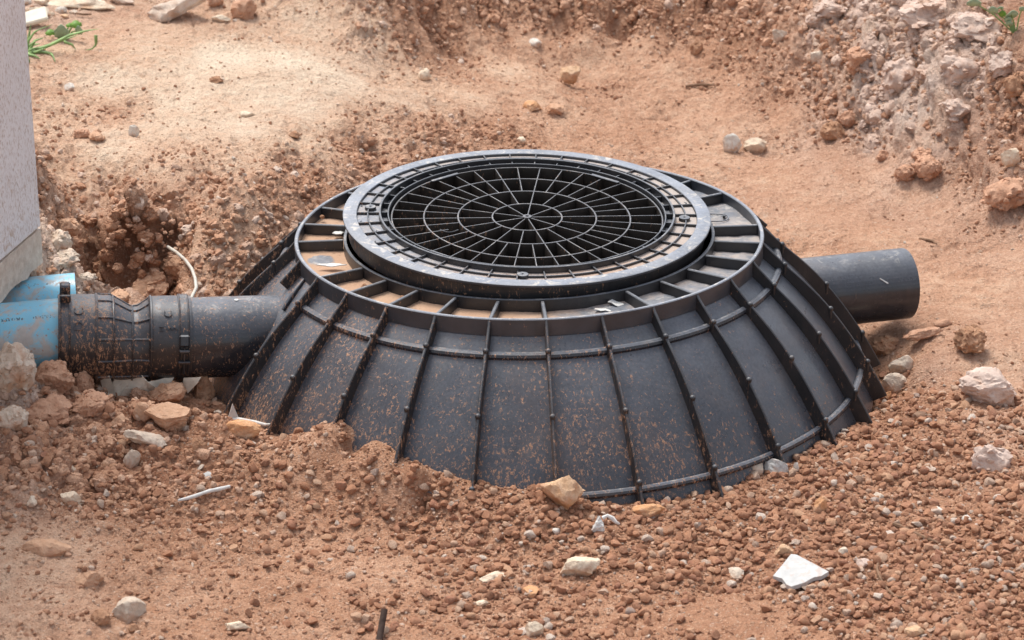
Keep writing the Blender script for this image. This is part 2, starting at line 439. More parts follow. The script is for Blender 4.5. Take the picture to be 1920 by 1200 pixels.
def crumbly(seed, sub=4, bits=40, lump=.3, cuts=6, size=(.10, .30), bsub=1):
    rg = np.random.default_rng(seed + 5000)
    v, f = rock_verts(seed, sub, cuts, lump * .7, .07)
    V = [v]; F = list(f); off = len(v)
    for k in range(bits):
        b, bf = rock_verts(seed * 31 + k, bsub, 6, 0, .05, (.45, .85))
        q = Matrix.Rotation(rg.uniform(0, TAU), 3, Vector(rg.normal(size=3)))
        b = b @ np.array(q)
        c = v[rg.integers(len(v))]
        r_ = size[0] + (size[1] - size[0]) * rg.random() ** 2
        V.append(b * r_ * np.array((1, 1, .8)) + c * rg.uniform(.90, 1.0)); F += [tuple(i + off for i in t) for t in bf]; off += len(b)
    return np.concatenate(V), F

# ------------------------------------------------------------------ cone profile (r, z), base ring at z = 0
BA, BC, BB = np.array((.4335, .223)), np.array((.570, .116)), np.array((.654, -.06))
def skin(t):
    return (1 - t) ** 2 * BA + 2 * t * (1 - t) * BC + t * t * BB
def skin_n(t):
    d = 2 * (1 - t) * (BC - BA) + 2 * t * (BB - BC); d /= np.linalg.norm(d); return np.array((-d[1], d[0]))
_ts = np.linspace(0, 1.2, 200); _sk = np.array([skin(t) for t in _ts])
def skin_r(z): return np.interp(-z, -_sk[:, 1], _sk[:, 0])
def at_cone(px, py):
    """first point of a pixel's ray on the cone's skin"""
    d = ray(px, py)
    for t in np.linspace(3.8, 5.6, 1800):
        p = CAM_POS + d * float(t)
        if p.z < .226 and math.hypot(p.x, p.y) <= skin_r(p.z): return p
    return None

# ------------------------------------------------------------------ the ground: heights from sighted levels
# photo x, photo y, level, pale, rough, gravel, grey
T = [
 (0,1195,.02,.45,.35,.2,.1),(300,1195,-.005,.4,.25,.2,0),(640,1195,-.03,.38,.2,.4,0),(960,1195,-.035,.3,.2,.8,0),(1300,1195,-.03,.28,.12,.7,0),(1350,1165,-.03,.3,.05,.15,0),(1600,1195,-.03,.25,.2,1,0),(1900,1195,-.02,.3,.2,1,0),
 (0,1050,.035,.62,.3,.1,.15),(120,1020,.03,.62,.25,.1,.1),(300,1040,.005,.35,.3,.4,0),(500,1060,-.02,.35,.25,.4,0),(720,1060,-.03,.45,.15,.3,0),(1000,1060,-.035,.33,.2,.8,0),(1300,1040,-.038,.25,.2,1,0),(1600,1020,-.038,.22,.2,1,0),(1900,1000,-.02,.3,.2,1,0),
 (30,930,.055,.4,.5,.4,.3),(200,930,.03,.1,.6,.6,0),(400,930,.005,.22,.4,.6,0),(600,920,-.005,.35,.3,.5,0),(800,950,-.025,.3,.25,.8,0),
 (50,850,.075,.2,.8,.6,.2),(200,860,.05,.05,.8,.7,0),(380,870,.03,.2,.6,.6,0),(520,860,.03,.3,.5,.5,0),(650,850,.03,.38,.4,.5,0),
 (25,760,.095,.6,.9,.2,.8),(45,705,.115,.7,.8,.1,.9),(130,755,.07,.1,1,.5,0),(300,742,.02,.2,.8,.3,0),(240,742,.025,.2,.9,.3,0),(360,745,.022,.2,.8,.3,0),(185,745,.04,.15,1,.3,0),(230,790,.065,.1,1,.5,0),(330,800,.05,.3,.7,.4,0),(420,790,.05,.3,.7,.4,0),
 (1700,950,-.03,.25,.25,1,0),(1850,880,-.02,.3,.25,.9,.1),(1750,830,-.025,.25,.25,1,0),(1900,800,-.015,.4,.25,.7,.2),(1700,760,-.025,.25,.25,1,0),(1850,700,-.02,.5,.15,.3,.1),(1740,690,-.025,.3,.08,.2,.25),
 # behind and right of the cone: bare trodden earth
 (1700,640,-.025,.33,.05,.1,.15),(1880,620,-.015,.4,.05,.1,.1),(1800,540,-.01,.48,.04,.08,0),(1900,480,.0,.45,.08,.15,.1),(1650,440,-.005,.45,.04,.1,0),(1550,400,-.005,.42,.04,.15,.05),(1750,400,.0,.4,.06,.2,.1),(1450,330,.0,.45,.05,.15,0),(1600,330,.01,.42,.08,.2,.1),
 (1300,290,.01,.5,.12,.3,0),(1200,230,.025,.45,.18,.4,0),(1100,260,.03,.42,.25,.5,0),(1350,210,.03,.5,.12,.3,0),(1000,230,.05,.42,.3,.5,0),(920,250,.07,.3,.6,.6,0),
 (1250,150,.045,.5,.06,.2,0),(1100,120,.05,.55,.06,.15,0),(950,130,.085,.62,.08,.2,0),(1180,80,.06,.5,.08,.2,0),(1050,75,.075,.5,.15,.3,0),(1000,180,.065,.58,.12,.3,0),(880,180,.105,.68,.1,.2,0),
 # bleached terrace on the left
 (600,60,.21,.75,.15,.15,0),(480,40,.23,.6,.3,.2,0),(540,110,.21,.98,.05,.1,0),(420,110,.22,.95,.06,.1,0),(300,90,.235,.72,.08,.1,0),(200,70,.25,.55,.1,.15,0),(120,100,.25,.6,.15,.2,0),(250,15,.26,.5,.2,.2,.1),(100,20,.27,.6,.3,.3,.4),
 (640,150,.195,.9,.08,.15,.05),(500,180,.205,.88,.06,.1,0),(350,180,.215,.82,.1,.1,0),(200,150,.225,.85,.15,.15,0),(110,200,.22,.62,.4,.2,0),(200,210,.215,.55,.45,.25,0),(330,240,.21,.8,.08,.1,0),(450,240,.205,.85,.05,.1,.05),(580,210,.19,.85,.06,.1,.08),(760,190,.14,.72,.1,.15,.05),(700,250,.15,.5,.5,.4,0),(600,280,.175,.68,.25,.25,0),(820,240,.115,.35,.7,.6,0),
 (100,300,.21,.62,.4,.25,0),(220,280,.205,.8,.1,.15,0),(300,330,.20,.75,.25,.25,0),(450,310,.19,.72,.3,.3,0),(680,300,.125,.3,.8,.6,0),(600,365,.125,.35,.8,.5,0),
 (120,380,.205,.6,.5,.3,.2),(250,380,.20,.7,.4,.4,.05),(400,370,.185,.6,.4,.4,.05),
]
def slope(px, py0, z0, att0, *steps):
    """levels up a sighted column: each step is (photo y, tangent of the slope, attributes...)"""
    T.append((px, py0, z0, *att0)); z = z0; py = py0
    for py1, tn, *att in steps:
        dv = (py - py1) / SPX * 1.12
        z += dv / (SE / tn + CE) if tn > 0 else 0
        py = py1; T.append((px, py, z, *att))
# crumbly bank across the top
for px, f0, z0 in ((800, 62, .15), (900, 58, .12), (1000, 52, .11), (1100, 60, .10), (1200, 66, .09), (1300, 72, .085)):
    slope(px, f0 + 18, z0 - .006, (.5, .12, .25, 0), (f0, .35, .42, .5, .4, 0), (f0 - 28, 1.6, .22, 1, .5, 0), (f0 - 60, 1.6, .25, 1, .5, 0), (-40, 1.0, .3, 1, .4, 0))
slope(690, 120, .165, (.7, .2, .2, .1), (90, .9, .72, .6, .2, .1), (50, 1.0, .8, .7, .2, .1), (10, .9, .62, .8, .2, 0), (-40, .9, .45, .8, .2, 0))
slope(765, 130, .14, (.6, .2, .3, 0), (80, .5, .4, .6, .4, 0), (30, 1.5, .3, .9, .3, 0), (-30, 1.2, .35, 1, .3, 0))
# mound on the right
slope(1380, 150, .06, (.42, .2, .4, 0), (110, .5, .35, .6, .5, 0), (60, .9, .3, .8, .5, 0), (0, .9, .35, .9, .4, .1), (-50, .9, .35, .9, .4, .1))
slope(1470, 225, .035, (.45, .15, .3, 0), (170, .45, .36, .6, .5, .05), (110, .8, .36, .7, .5, .15), (50, 1.0, .4, .8, .4, .1), (-30, .8, .42, .8, .4, .2))
slope(1560, 285, .022, (.42, .15, .25, .1), (230, .4, .4, .7, .4, .3), (160, .9, .42, .8, .4, .3), (90, 1.0, .4, .9, .3, .3), (20, .8, .5, .9, .3, .6), (-40, .8, .5, .9, .3, .6))
slope(1650, 310, .02, (.42, .15, .2, .2), (260, .4, .5, .6, .3, .6), (190, .8, .66, .8, .2, .95), (110, 1.1, .6, .9, .2, .9), (40, .9, .62, .9, .2, .85), (-40, .8, .6, .9, .2, .8))
slope(1740, 360, .018, (.42, .2, .3, .2), (270, .45, .5, .6, .3, .6), (200, 1.0, .6, .9, .2, .95), (120, 1.2, .62, .9, .2, 1), (50, 1.0, .6, 1, .2, .9), (-40, .8, .6, .9, .2, .8))
slope(1840, 400, .025, (.42, .3, .3, .2), (300, .5, .25, .7, .7, .2), (230, .8, .25, .8, .7, .3), (160, 1.15, .45, .9, .3, .7), (90, 1.1, .5, 1, .2, .8), (40, .5, .4, .6, .2, .3))
slope(1910, 420, .03, (.42, .4, .3, .2), (330, .7, .35, .7, .4, .3), (240, .8, .2, .8, .6, .1), (160, 1.1, .35, .9, .3, .3), (110, .8, .3, .5, .2, .1), (30, .3, .25, .2, .1, 0))
# the pit behind the pipes: floor, wall and lip
for px, lip, foot in ((175, 448, 500), (215, 452, 520), (260, 452, 525), (310, 450, 515)):
    T.append((px, 570, -.01, .12, .8, .2, 0))
    slope(px, foot, .045, (.10, 1, .2, 0), (lip + 14, 4.0, .18, 1, .2, .05), (lip - 14, 1.2, .6, .8, .3, .2), (lip - 50, .35, .66, .5, .35, .1))
slope(395, 560, .06, (.5, .9, .3, 0), (490, .7, .55, 1, .3, 0), (430, .8, .55, .9, .3, 0), (390, .5, .6, .5, .4, 0))
slope(455, 520, .085, (.58, 1, .3, 0), (450, .6, .55, .9, .3, 0), (390, .7, .5, .8, .3, 0), (350, .5, .6, .5, .3, 0))
slope(525, 440, .10, (.5, .9, .3, 0), (390, .5, .45, .8, .4, 0), (350, .6, .5, .6, .4, 0))
for r_ in ((110, 470, .19, .75, 1, .1, .8), (130, 515, .155, .75, 1, .1, .8), (60, 525, .165, .5, .6, .1, .4)):
    T.append(r_)
# where the soil meets the cone, sighted on its skin
EDGE = [(408,748,.3,.7,.4),(432,768,.35,.7,.4),(480,800,.3,.5,.5),(545,815,.3,.5,.5),(600,802,.38,.5,.5),(660,806,.38,.5,.5),(700,828,.36,.4,.5),(735,846,.36,.4,.5),(775,868,.33,.3,.7),(800,876,.3,.2,.8),(832,887,.3,.2,.8),(855,894,.3,.2,.8),(905,906,.3,.25,.9),(960,914,.3,.25,.9),(1020,919,.28,.25,.9),(1070,930,.25,.2,1),(1200,940,.25,.2,1),(1300,926,.25,.2,1),(1400,897,.22,.2,1),(1500,848,.22,.2,1),(1560,815,.22,.2,1),(1600,790,.22,.2,1),(1640,748,.25,.2,1)]
rows = []; edge_tr = []
for px, py, z, *att in T:
    p = at_z(px, py, z); rows.append((p.x, p.y, z, *att))
for px, py, pa, ro, gr in EDGE:
    p = at_cone(px, py)
    if p is not None: rows.append((p.x, p.y, p.z, pa, ro, gr, 0)); edge_tr.append((math.atan2(p.y, p.x - .004), math.hypot(p.x - .004, p.y))); rows.append((p.x * .92, p.y * .92, p.z - .035, pa, .15, gr, 0)); rows.append((p.x * 1.05, p.y * 1.05, p.z - .002, pa, ro * .8, gr, 0))
for x, y, z in ((-3, -2, .12), (0, -2.6, -.03), (3, -2, 0), (-2.2, .6, .25), (2.6, 0, .05), (2.6, 1.2, .25), (-3, 2.5, .3), (3.2, 3, .35), (0, 4.2, .3), (-2, 4.5, .32), (3, 5, .3), (-5, 0, .25), (5, 0, .1), (0, 7, .3), (0, -6, 0), (-1.3, -.9, .12), (-1.4, -.2, .2), (1.3, -.9, -.02), (1.3, -.2, -.01), (.75, .1, -.02), (.55, .55, -.01)):
    rows.append((x, y, z, .4, .3, .3, 0))
rows = np.array(rows)
CX, CY = rows[:, 0], rows[:, 1]
def tps_fit(vals, lam=3e-5):
    d = np.hypot(CX[:, None] - CX, CY[:, None] - CY)
    K = np.where(d > 0, d * d * np.log(d + 1e-12), 0) + lam * np.eye(len(CX))
    Pm = np.stack([np.ones_like(CX), CX, CY], 1)
    A = np.block([[K, Pm], [Pm.T, np.zeros((3, 3))]])
    return np.linalg.solve(A, np.concatenate([vals, np.zeros(3)]))
_w = tps_fit(rows[:, 2])
def base_h(x, y):
    out = np.empty(x.size); xf = x.ravel(); yf = y.ravel()
    for s in range(0, x.size, 60000):
        a = xf[s:s + 60000]; b = yf[s:s + 60000]
        d2 = (a[:, None] - CX) ** 2 + (b[:, None] - CY) ** 2 + 1e-12
        out[s:s + 60000] = (.5 * d2 * np.log(d2)) @ _w[:-3] + _w[-3] + _w[-2] * a + _w[-1] * b
    return np.clip(out, -.09, .62).reshape(x.shape)
def atts(x, y):
    out = np.empty((x.size, 4)); xf = x.ravel(); yf = y.ravel()
    for s in range(0, x.size, 60000):
        a = xf[s:s + 60000]; b = yf[s:s + 60000]
        d2 = (a[:, None] - CX) ** 2 + ((b[:, None] - CY) * .75) ** 2
        k = 1 / (d2 + .0012) ** 1.7
        out[s:s + 60000] = (k @ rows[:, 3:7]) / k.sum(1)[:, None]
    return out.reshape(x.shape + (4,))

def graded(lo, hi, steps, far):
    """fine spacing inside, growing outside"""
    mid = [lo]
    while mid[-1] < hi: mid.append(mid[-1] + steps(mid[-1]))
    a = []; s = .02; v = lo
    while v > -far: v -= s; s *= 1.5; a.append(v)
    b = []; s = .02; v = mid[-1]
    while v < far: v += s; s *= 1.5; b.append(v)
    return np.array(a[::-1] + mid + b)
gx = graded(-1.5, 1.55, lambda v: .0034 if abs(v) < 1.12 else .006, 90)
gy = graded(-1.3, 2.75, lambda v: .0042 if v < .7 else (.0033 if .95 < v < 1.95 else .0055), 90)
NX, NY = len(gx), len(gy)
X, Y = np.meshgrid(gx, gy)
near = np.exp(-np.clip(np.maximum(np.abs(X) - 2, np.abs(Y - .7) - 2.4), 0, None) * .8)
H = base_h(np.clip(X, -6, 6), np.clip(Y, -7, 8)) * near + .22 * (1 - near)
A = atts(np.clip(X, -6, 6), np.clip(Y, -7, 8))
# coarse far noise only where the sheet is coarse
wx = X + .02 * fbm(X, Y, 9, 3, 50); wy = Y + .02 * fbm(X, Y, 9, 3, 60)
_st = np.clip(H, -.1, .7)
wy = wy - 1.1 * _st; wx = wx + .35 * _st
ro = np.clip(A[..., 1] + .25 * fbm(X, Y, 5, 3, 70), 0, 1.1)
D = .008 * fbm(X, Y, 3.1, 3, 1) + .004 * fbm(wx, wy, 14, 4, 5)
Dr = .040 * fbm(wx, wy, 7, 6, 11, .58, True) + .022 * fbm(wx, wy, 24, 4, 21, .6, True)
Dr += .030 * domes(wx, wy, 15, 31, .5) + .017 * domes(wx, wy, 34, 32, .6)
Df = .0075 * domes(wx, wy, 78, 33, .6) + .0042 * fbm(X, Y, 60, 3, 41, .6, True) + .0022 * perlin(X * 118, Y * 118, 44)
gq = np.clip(A[..., 3] * 1.3, 0, 1) * np.clip(ro * 1.3, 0, 1) * (X > .6)
D += gq * (.07 * domes(wx, wy, 6.5, 34, .7) + .045 * fbm(wx, wy, 5, 3, 36, .5, True))
D += ro * (Dr - Dr.mean()) + (.26 + ro) * (Df - Df.mean())
D *= near
rc = np.hypot(X - .004, Y)
D *= np.clip((rc - .60) / .14, .30, 1)
# shallow cracks in the dry crust
crk = np.abs(perlin(wx * 4.2 + 3, wy * 4.2, 90)) + np.abs(perlin(wx * 17, wy * 17, 91)) * .12
cm = np.exp(-(crk / .016) ** 2) * np.clip((.45 - ro) * 4, 0, 1) * (perlin(X * 2.1, Y * 2.1, 92) > .12)
D -= .011 * cm * near
gyv, gxv = np.gradient(H, gy, gx)
nl = np.sqrt(1 + gxv ** 2 + gyv ** 2)
lim = lambda a: np.clip(a, -3, 3)
_l0 = at_z(170, 450, .17); _l1 = at_z(330, 450, .17)
_win = np.clip((X - _l0.x) / .05, 0, 1) * np.clip((_l1.x + .03 - X) / .06, 0, 1)
_hol = _win * np.sin(np.pi * np.clip((H - .0) / .17, 0, 1)) * (np.abs(Y - (_l0.y + _l1.y) / 2) < .30)
PX = X - lim(gxv) / nl * D; PY = Y - lim(gyv) / nl * D + .085 * _hol; PZ = H + D / nl
H = H + D
# keep soil out of the hollow of the cone: under its skin
_zs = np.interp(rc, _sk[:, 0], _sk[:, 1] - .02, left=.10)
_ea = np.array(sorted(edge_tr)); _th = np.arctan2(Y, X - .004)
redge = np.interp(_th, _ea[:, 0], _ea[:, 1], left=.585, right=.585) - .022 + .012 * fbm(X, Y, 16, 3, 95)
_k = np.clip((redge - rc) / .035, 0, 1)
PZ = PZ - _k * np.clip(PZ - _zs, 0, None); H = H - _k * np.clip(H - _zs, 0, None)
pale = np.clip(A[..., 0], 0, 1); grey = np.clip(A[..., 3] * (1 + .5 * fbm(X, Y, 7, 3, 80)), 0, 1)

def grid_mesh(name, X, Y, Z, mat):
    ny, nx = X.shape
    me = bpy.data.meshes.new(name)
    co = np.stack([X, Y, Z], -1).reshape(-1, 3).astype(np.float32)
    idx = np.arange(nx * ny, dtype=np.int32).reshape(ny, nx)
    q = np.stack([idx[:-1, :-1], idx[:-1, 1:], idx[1:, 1:], idx[1:, :-1]], -1).reshape(-1, 4)
    me.vertices.add(len(co)); me.vertices.foreach_set('co', co.ravel())
    me.loops.add(q.size); me.loops.foreach_set('vertex_index', q.ravel())
    me.polygons.add(len(q)); me.polygons.foreach_set('loop_start', np.arange(0, q.size, 4, dtype=np.int32))
    me.update(calc_edges=True); me.materials.append(mat); me.shade_smooth()
    return me
def fattr(me, name, arr):
    a = me.attributes.new(name, 'FLOAT', 'POINT'); a.data.foreach_set('value', np.ascontiguousarray(arr, dtype=np.float32).ravel())
gme = grid_mesh('ground', PX, PY, PZ, M['soil'])
fattr(gme, 'pale', pale); fattr(gme, 'grey', grey); fattr(gme, 'gravel', A[..., 2])
ground = tag(obj('ground', gme), 'bare orange brown earth, trodden and crumbly, round the black cone', 'ground', kind='structure')

def gh(x, y):
    """ground height by bilinear lookup"""
    x = np.atleast_1d(np.asarray(x, float)); y = np.atleast_1d(np.asarray(y, float))
    i = np.clip(np.searchsorted(gx, x) - 1, 0, NX - 2); j = np.clip(np.searchsorted(gy, y) - 1, 0, NY - 2)
    u = (x - gx[i]) / (gx[i + 1] - gx[i]); v = (y - gy[j]) / (gy[j + 1] - gy[j])
    return (H[j, i] * (1 - u) + H[j, i + 1] * u) * (1 - v) + (H[j + 1, i] * (1 - u) + H[j + 1, i + 1] * u) * v
_tt = np.linspace(3.2, 10, 3400)
def hit(px, py):
    d = ray(px, py)
    xs = CAM_POS.x + d.x * _tt; ys = CAM_POS.y + d.y * _tt; zs = CAM_POS.z + d.z * _tt
    below = np.nonzero(zs < gh(xs, ys))[0]
    t = float(_tt[below[0]]) if len(below) else 5.0
    return CAM_POS + d * t
def mpp(p):
    """metres per photo pixel at a point"""
    return (p - CAM_POS).dot(FWD) / (DIST * SPX)

# ------------------------------------------------------------------ the black ribbed cone
cone = thing('manhole_cone', 'large black ribbed plastic chamber cone half buried in orange earth, with two pipe stubs', 'manhole cone', (.004, 0, 0), (0, -.0161, 0))
tt = np.linspace(0, 1.0, 26)
outer = [tuple(skin(t)) for t in tt]
inner = [(r - .006, z - .003) for r, z in outer]
obj('shell', lathe('shell', outer + inner[::-1], M['plastic'], 224, ang=40), cone)
obj('rim', lathe('rim', rect(.4335, .4410, .2195, .2500, .0015), M['plastic_top'], 192), cone)
RIB0, RIBN = 16.4, 28
T_HOOP, T_BASE = .135, .835
obj('hoop', lathe('hoop', tube_ring(*(skin(T_HOOP) + skin_n(T_HOOP) * .000), .0078), M['plastic'], 192, rad(209.4), rad(183.4 + 360)), cone)
obj('base_ring', lathe('base_ring', tube_ring(*(skin(T_BASE) + skin_n(T_BASE) * .0035), .0070), M['plastic'], 192), cone)
def rib_mesh(t1, name='rib'):
    ts = np.linspace(0, t1, max(4, int(22 * t1)))
    pin = [(.434, .228)] + [tuple(skin(t) - skin_n(t) * .004) for t in ts]
    pout = [(.4418, .2475)]
    for t in ts:
        h = np.interp(t, [0, .06, .15, .4, .8, 1.0], [.0225, .0205, .0190, .0240, .0260, .028])
        pout.append(tuple(skin(t) + skin_n(t) * h))
    return strip_prism(name, pin, pout, .0027, M['plastic_rib'])
rib_full, rib_short = rib_mesh(1.0), rib_mesh(.13, 'short_rib')
def knob_mesh(t, h=.0165):
    c = skin(t) + skin_n(t) * h
    v, f = ico(2); v = v * .0068
    v[:, 2] *= 1.0
    # little pin running down from a round head
    bm = bmesh.new()
    bmesh.ops.create_icosphere(bm, subdivisions=2, radius=.0054)
    r = bmesh.ops.create_cone(bm, cap_ends=True, segments=10, radius1=.0040, radius2=.0048, depth=.018)
    bmesh.ops.translate(bm, verts=r['verts'], vec=(0, 0, -.009))
    for q in bm.verts: q.co = q.co + Vector((c[0], 0, c[1]))
    me = bpy.data.meshes.new('knob'); bm.to_mesh(me); bm.free(); me.materials.append(M['plastic_rib']); return sharp(me, 40)
knobs = [knob_mesh(T_HOOP, .0180), knob_mesh(.47, .0235), knob_mesh(T_BASE - .03, .0250)]
for k in range(RIBN):
    a = rad(RIB0 + 360 / RIBN * k)
    cut = k in (0, 14)
    rb = obj('rib', rib_short if cut else rib_full, cone, rot=(0, 0, a))
    if cut: rb['label'] = 'short rib ending above the pipe stub'
    for q, km in enumerate(knobs):
        if cut: continue
        obj('knob', km, rb)
# deck with its dusty panels
nr = 10; na = 360
rr = np.linspace(.3475, .4345, nr); aa = np.linspace(0, TAU, na, endpoint=False)
RR, AA = np.meshgrid(rr, aa)
deck_z = .2275 + .0025 * fbm(RR * 40, AA * 6, 1, 3, 7) + .003 * np.abs(np.sin((AA - rad(RIB0)) * 14)) * (np.cos(AA) > .3)
def emb(a0, r0, ra, rb_, d):
    lx = (AA - a0) * RR; lr = RR - r0
    q = (lx / ra) ** 2 + (lr / rb_) ** 2
    return -d * np.exp(-((q - 1) / .25) ** 2) + d * .7 * (q < .8)
deck_z += emb(rad(191), .394, .034, .030, .0022)
me = bpy.data.meshes.new('deck')
vs = np.stack([RR * np.cos(AA), RR * np.sin(AA), deck_z], -1).reshape(-1, 3)
fs = [(i * nr + j, ((i + 1) % na) * nr + j, ((i + 1) % na) * nr + j + 1, i * nr + j + 1) for i in range(na) for j in range(nr - 1)]
fs = [f[::-1] for f in fs]
me = new_mesh('deck', vs, fs, M['plastic_deck'], True)
deg = (np.degrees(AA)) % 360
dust = np.interp(deg, [0, 10, 20, 60, 120, 150, 175, 262, 268, 278, 284, 300, 330, 360], [.50, .56, .40, .36, .5, .7, .90, .90, .82, .55, .36, .40, .46, .50])
q = (((AA - rad(191)) * RR) / .026) ** 2 + ((RR - .396) / .024) ** 2
dust = dust - .95 * np.exp(-q ** 2)
dust += .18 * np.exp(-((RR - .352) / .008) ** 2)
tint = np.interp(deg, [0, 60, 120, 170, 265, 280, 300, 360], [.12, .2, .5, 1, 1, .6, .3, .12])
fattr(me, 'dust', dust); fattr(me, 'tint', tint)
obj('deck', me, cone)
obj('collar', lathe('collar', rect(.3430, .3490, .2200, .2500), M['plastic_mid'], 160), cone)
dr = box_me('deck_rib', .0840, .0068, .0235, M['plastic_mid'], .0014, (.3915, 0, .2365))
for k in range(RIBN):
    if k % 7 == 0: continue
    obj('deck_rib', dr, cone, rot=(0, 0, rad(RIB0 + 360 / RIBN * k)))
# oval moulded mark on the right-hand panel
pill = []
for i in range(40):
    a = TAU * i / 40
    pill.append((.036 * math.copysign(abs(math.cos(a)) ** .6, math.cos(a)), .021 * math.copysign(abs(math.sin(a)) ** .8, math.sin(a)), 0))
pm = tube('oval_mark', [(x, y, 0) for x, y, z in pill] + [(pill[0][0], pill[0][1], 0)], .0011, M['plastic_top'], 6, False)
obj('oval_mark', pm, cone, (.366 * math.cos(rad(18)), .366 * math.sin(rad(18)), .2325), (0, 0, rad(-6)))
obj('mark_bar', box_me('mark_bar', .005, .012, .006, M['plastic_rib'], .001), cone, (.366 * math.cos(rad(18)) + .028, .366 * math.sin(rad(18)) + .004, .2335), (0, 0, rad(-6)))
# pipe stubs
def pipe_mesh(name, L, r, wall, mat, n=56):
    prof = [(0, r - wall), (0, r - .001), (.001, r), (L - .001, r), (L, r - .001), (L, r - wall)]
    vs = []; fs = []; k = len(prof)
    ms = 24
    prof2 = []
    for i in range(ms + 1): prof2.append((L * i / ms, r))
    prof2 = [(0, r - wall)] + prof2 + [(L, r - wall)]
    k = len(prof2)
    for i in range(n):
        a = TAU * i / n
        vs += [(x, q * math.cos(a), q * math.sin(a)) for x, q in prof2]
    for i in range(n):
        i2 = (i + 1) % n
        for j in range(k):
            j2 = (j + 1) % k
            fs.append((i * k + j, i * k + j2, i2 * k + j2, i2 * k + j))
    me = new_mesh(name, vs, fs, mat)
    bm = bmesh.new(); bm.from_mesh(me); bmesh.ops.recalc_face_normals(bm, faces=bm.faces); bm.to_mesh(me); bm.free()
    return sharp(me, 40)
def along(o, a, b):
    d = (Vector(b) - Vector(a))
    o.rotation_euler = d.to_track_quat('X', 'Z').to_euler(); o.location = a
CI = (Matrix.Translation(cone.location) @ Euler(cone.rotation_euler).to_matrix().to_4x4()).inverted()
OUT_E = at_y(1697, 531, .216)
od = Vector((math.cos(rad(16.4)), math.sin(rad(16.4)), -.005)).normalized()
o = obj('outlet_pipe', pipe_mesh('outlet_pipe', .42, .0705, .006, M['pipe']), cone)
along(o, CI @ (OUT_E - od * .42), CI @ OUT_E)
IN_A = at_y(430, 631, -.168); IN_B = at_y(330, 634.5, -.199)
ind = (IN_B - IN_A).normalized()
IN_S = IN_A - ind * .20
o = obj('inlet_pipe', pipe_mesh('inlet_pipe', .30, .0745, .006, M['pipe']), cone)
along(o, CI @ IN_S, CI @ (IN_S + ind * .30))
# moulded seam running down from the rim to the inlet stub
sa = rad(200)
pts = [tuple(Vector((float(skin(t)[0]) * math.cos(sa + t * .25), float(skin(t)[0]) * math.sin(sa + t * .25), float(skin(t)[1]) + .004))) for t in np.linspace(0.03, .22, 7)]
obj('seam', tube('seam', pts, [.003, .004, .005, .006, .005, .005, .004], M['plastic'], 8), cone)

# ------------------------------------------------------------------ the loose frame ring on top
frame = thing('manhole_surround', 'round scuffed black plastic frame ring with flat flange, lying on top of the cone', 'manhole frame', (-.004, 0, .288), (.035, .0146, 0))
obj('flange', lathe('flange', [(.319, -.006), (.343, -.006), (.345, -.0045), (.345, -.001), (.3435, 0), (.320, 0), (.319, -.001)], M['plastic_top'], 192), frame)
obj('skirt', lathe('skirt', rect(.328, .3345, -.040, -.0062), M['plastic_rib'], 160), frame)
cf = lathe('channel_floor', rect(.2755, .3192, -.010, -.0055), M['channel'], 160)
nv = len(cf.vertices); co = np.empty(nv * 3); cf.vertices.foreach_get('co', co); co = co.reshape(-1, 3)
dg = np.degrees(np.arctan2(co[:, 1], co[:, 0])) % 360
fattr(cf, 'dust', np.interp(dg, [0, 30, 60, 120, 160, 200, 230, 270, 300, 340, 360], [.66, .66, .60, .52, .42, .42, .48, .62, .66, .66, .66]))
fattr(cf, 'tint', np.interp(dg, [0, 60, 120, 200, 270, 290, 320, 360], [.1, .15, .25, .05, .35, .7, .4, .1]))
obj('channel_floor', cf, frame)
obj('ledge', lathe('ledge', rect(.2610, .2745, -.014, -.010), M['plastic_mid'], 160), frame)
for nm, r0, r1, z0, z1 in (('thin_wall', .2972, .2998, -.0058, -.0008), ('inner_wall', .2740, .2780, -.0138, .0062), ('throat', .2590, .2618, -.060, .0012)):
    obj(nm, lathe(nm, rect(r0, r1, z0, z1), M['plastic_mid'], 160), frame)
cr = box_me('cross_rib', .0412, .0030, .0054, M['plastic_rib'], .0006, (.2985, 0, -.0031))
lr_ = box_me('ledge_rib', .0122, .0026, .0105, M['plastic_mid'], .0006, (.2679, 0, -.0049))
for k in range(38):
    obj('cross_rib', cr, frame, rot=(0, 0, rad(271.2 + 360 / 38 * (k + .5))))
    obj('ledge_rib', lr_, frame, rot=(0, 0, rad(271.2 + 360 / 38 * (k + .5))))
bossm = lathe('boss', [(.0022, -.0058), (.0108, -.0058), (.0104, -.0008), (.0098, -.0002), (.0024, -.0002), (.0022, -.003)], M['plastic_mid'], 28)
for a in (176, 268.3, 357.6):
    obj('boss', bossm, frame, (.2955 * math.cos(rad(a)), .2955 * math.sin(rad(a)), .0012))
crescent = tube('crescent_mark', [(.0045 * math.cos(t), .0045 * math.sin(t), 0) for t in np.linspace(.3, 2.9, 8)], .0009, M['plastic_rib'], 5)
for a, r in ((181, .286), (188, .309), (198, .289), (207, .308), (216, .289), (225, .309), (236, .289), (14, .309), (32, .309), (45, .308), (173.2, .311), (1.6, .311)):
    obj('crescent_mark', crescent, frame, (r * math.cos(rad(a)), r * math.sin(rad(a)), -.0052), (0, 0, rad(a - 90)))

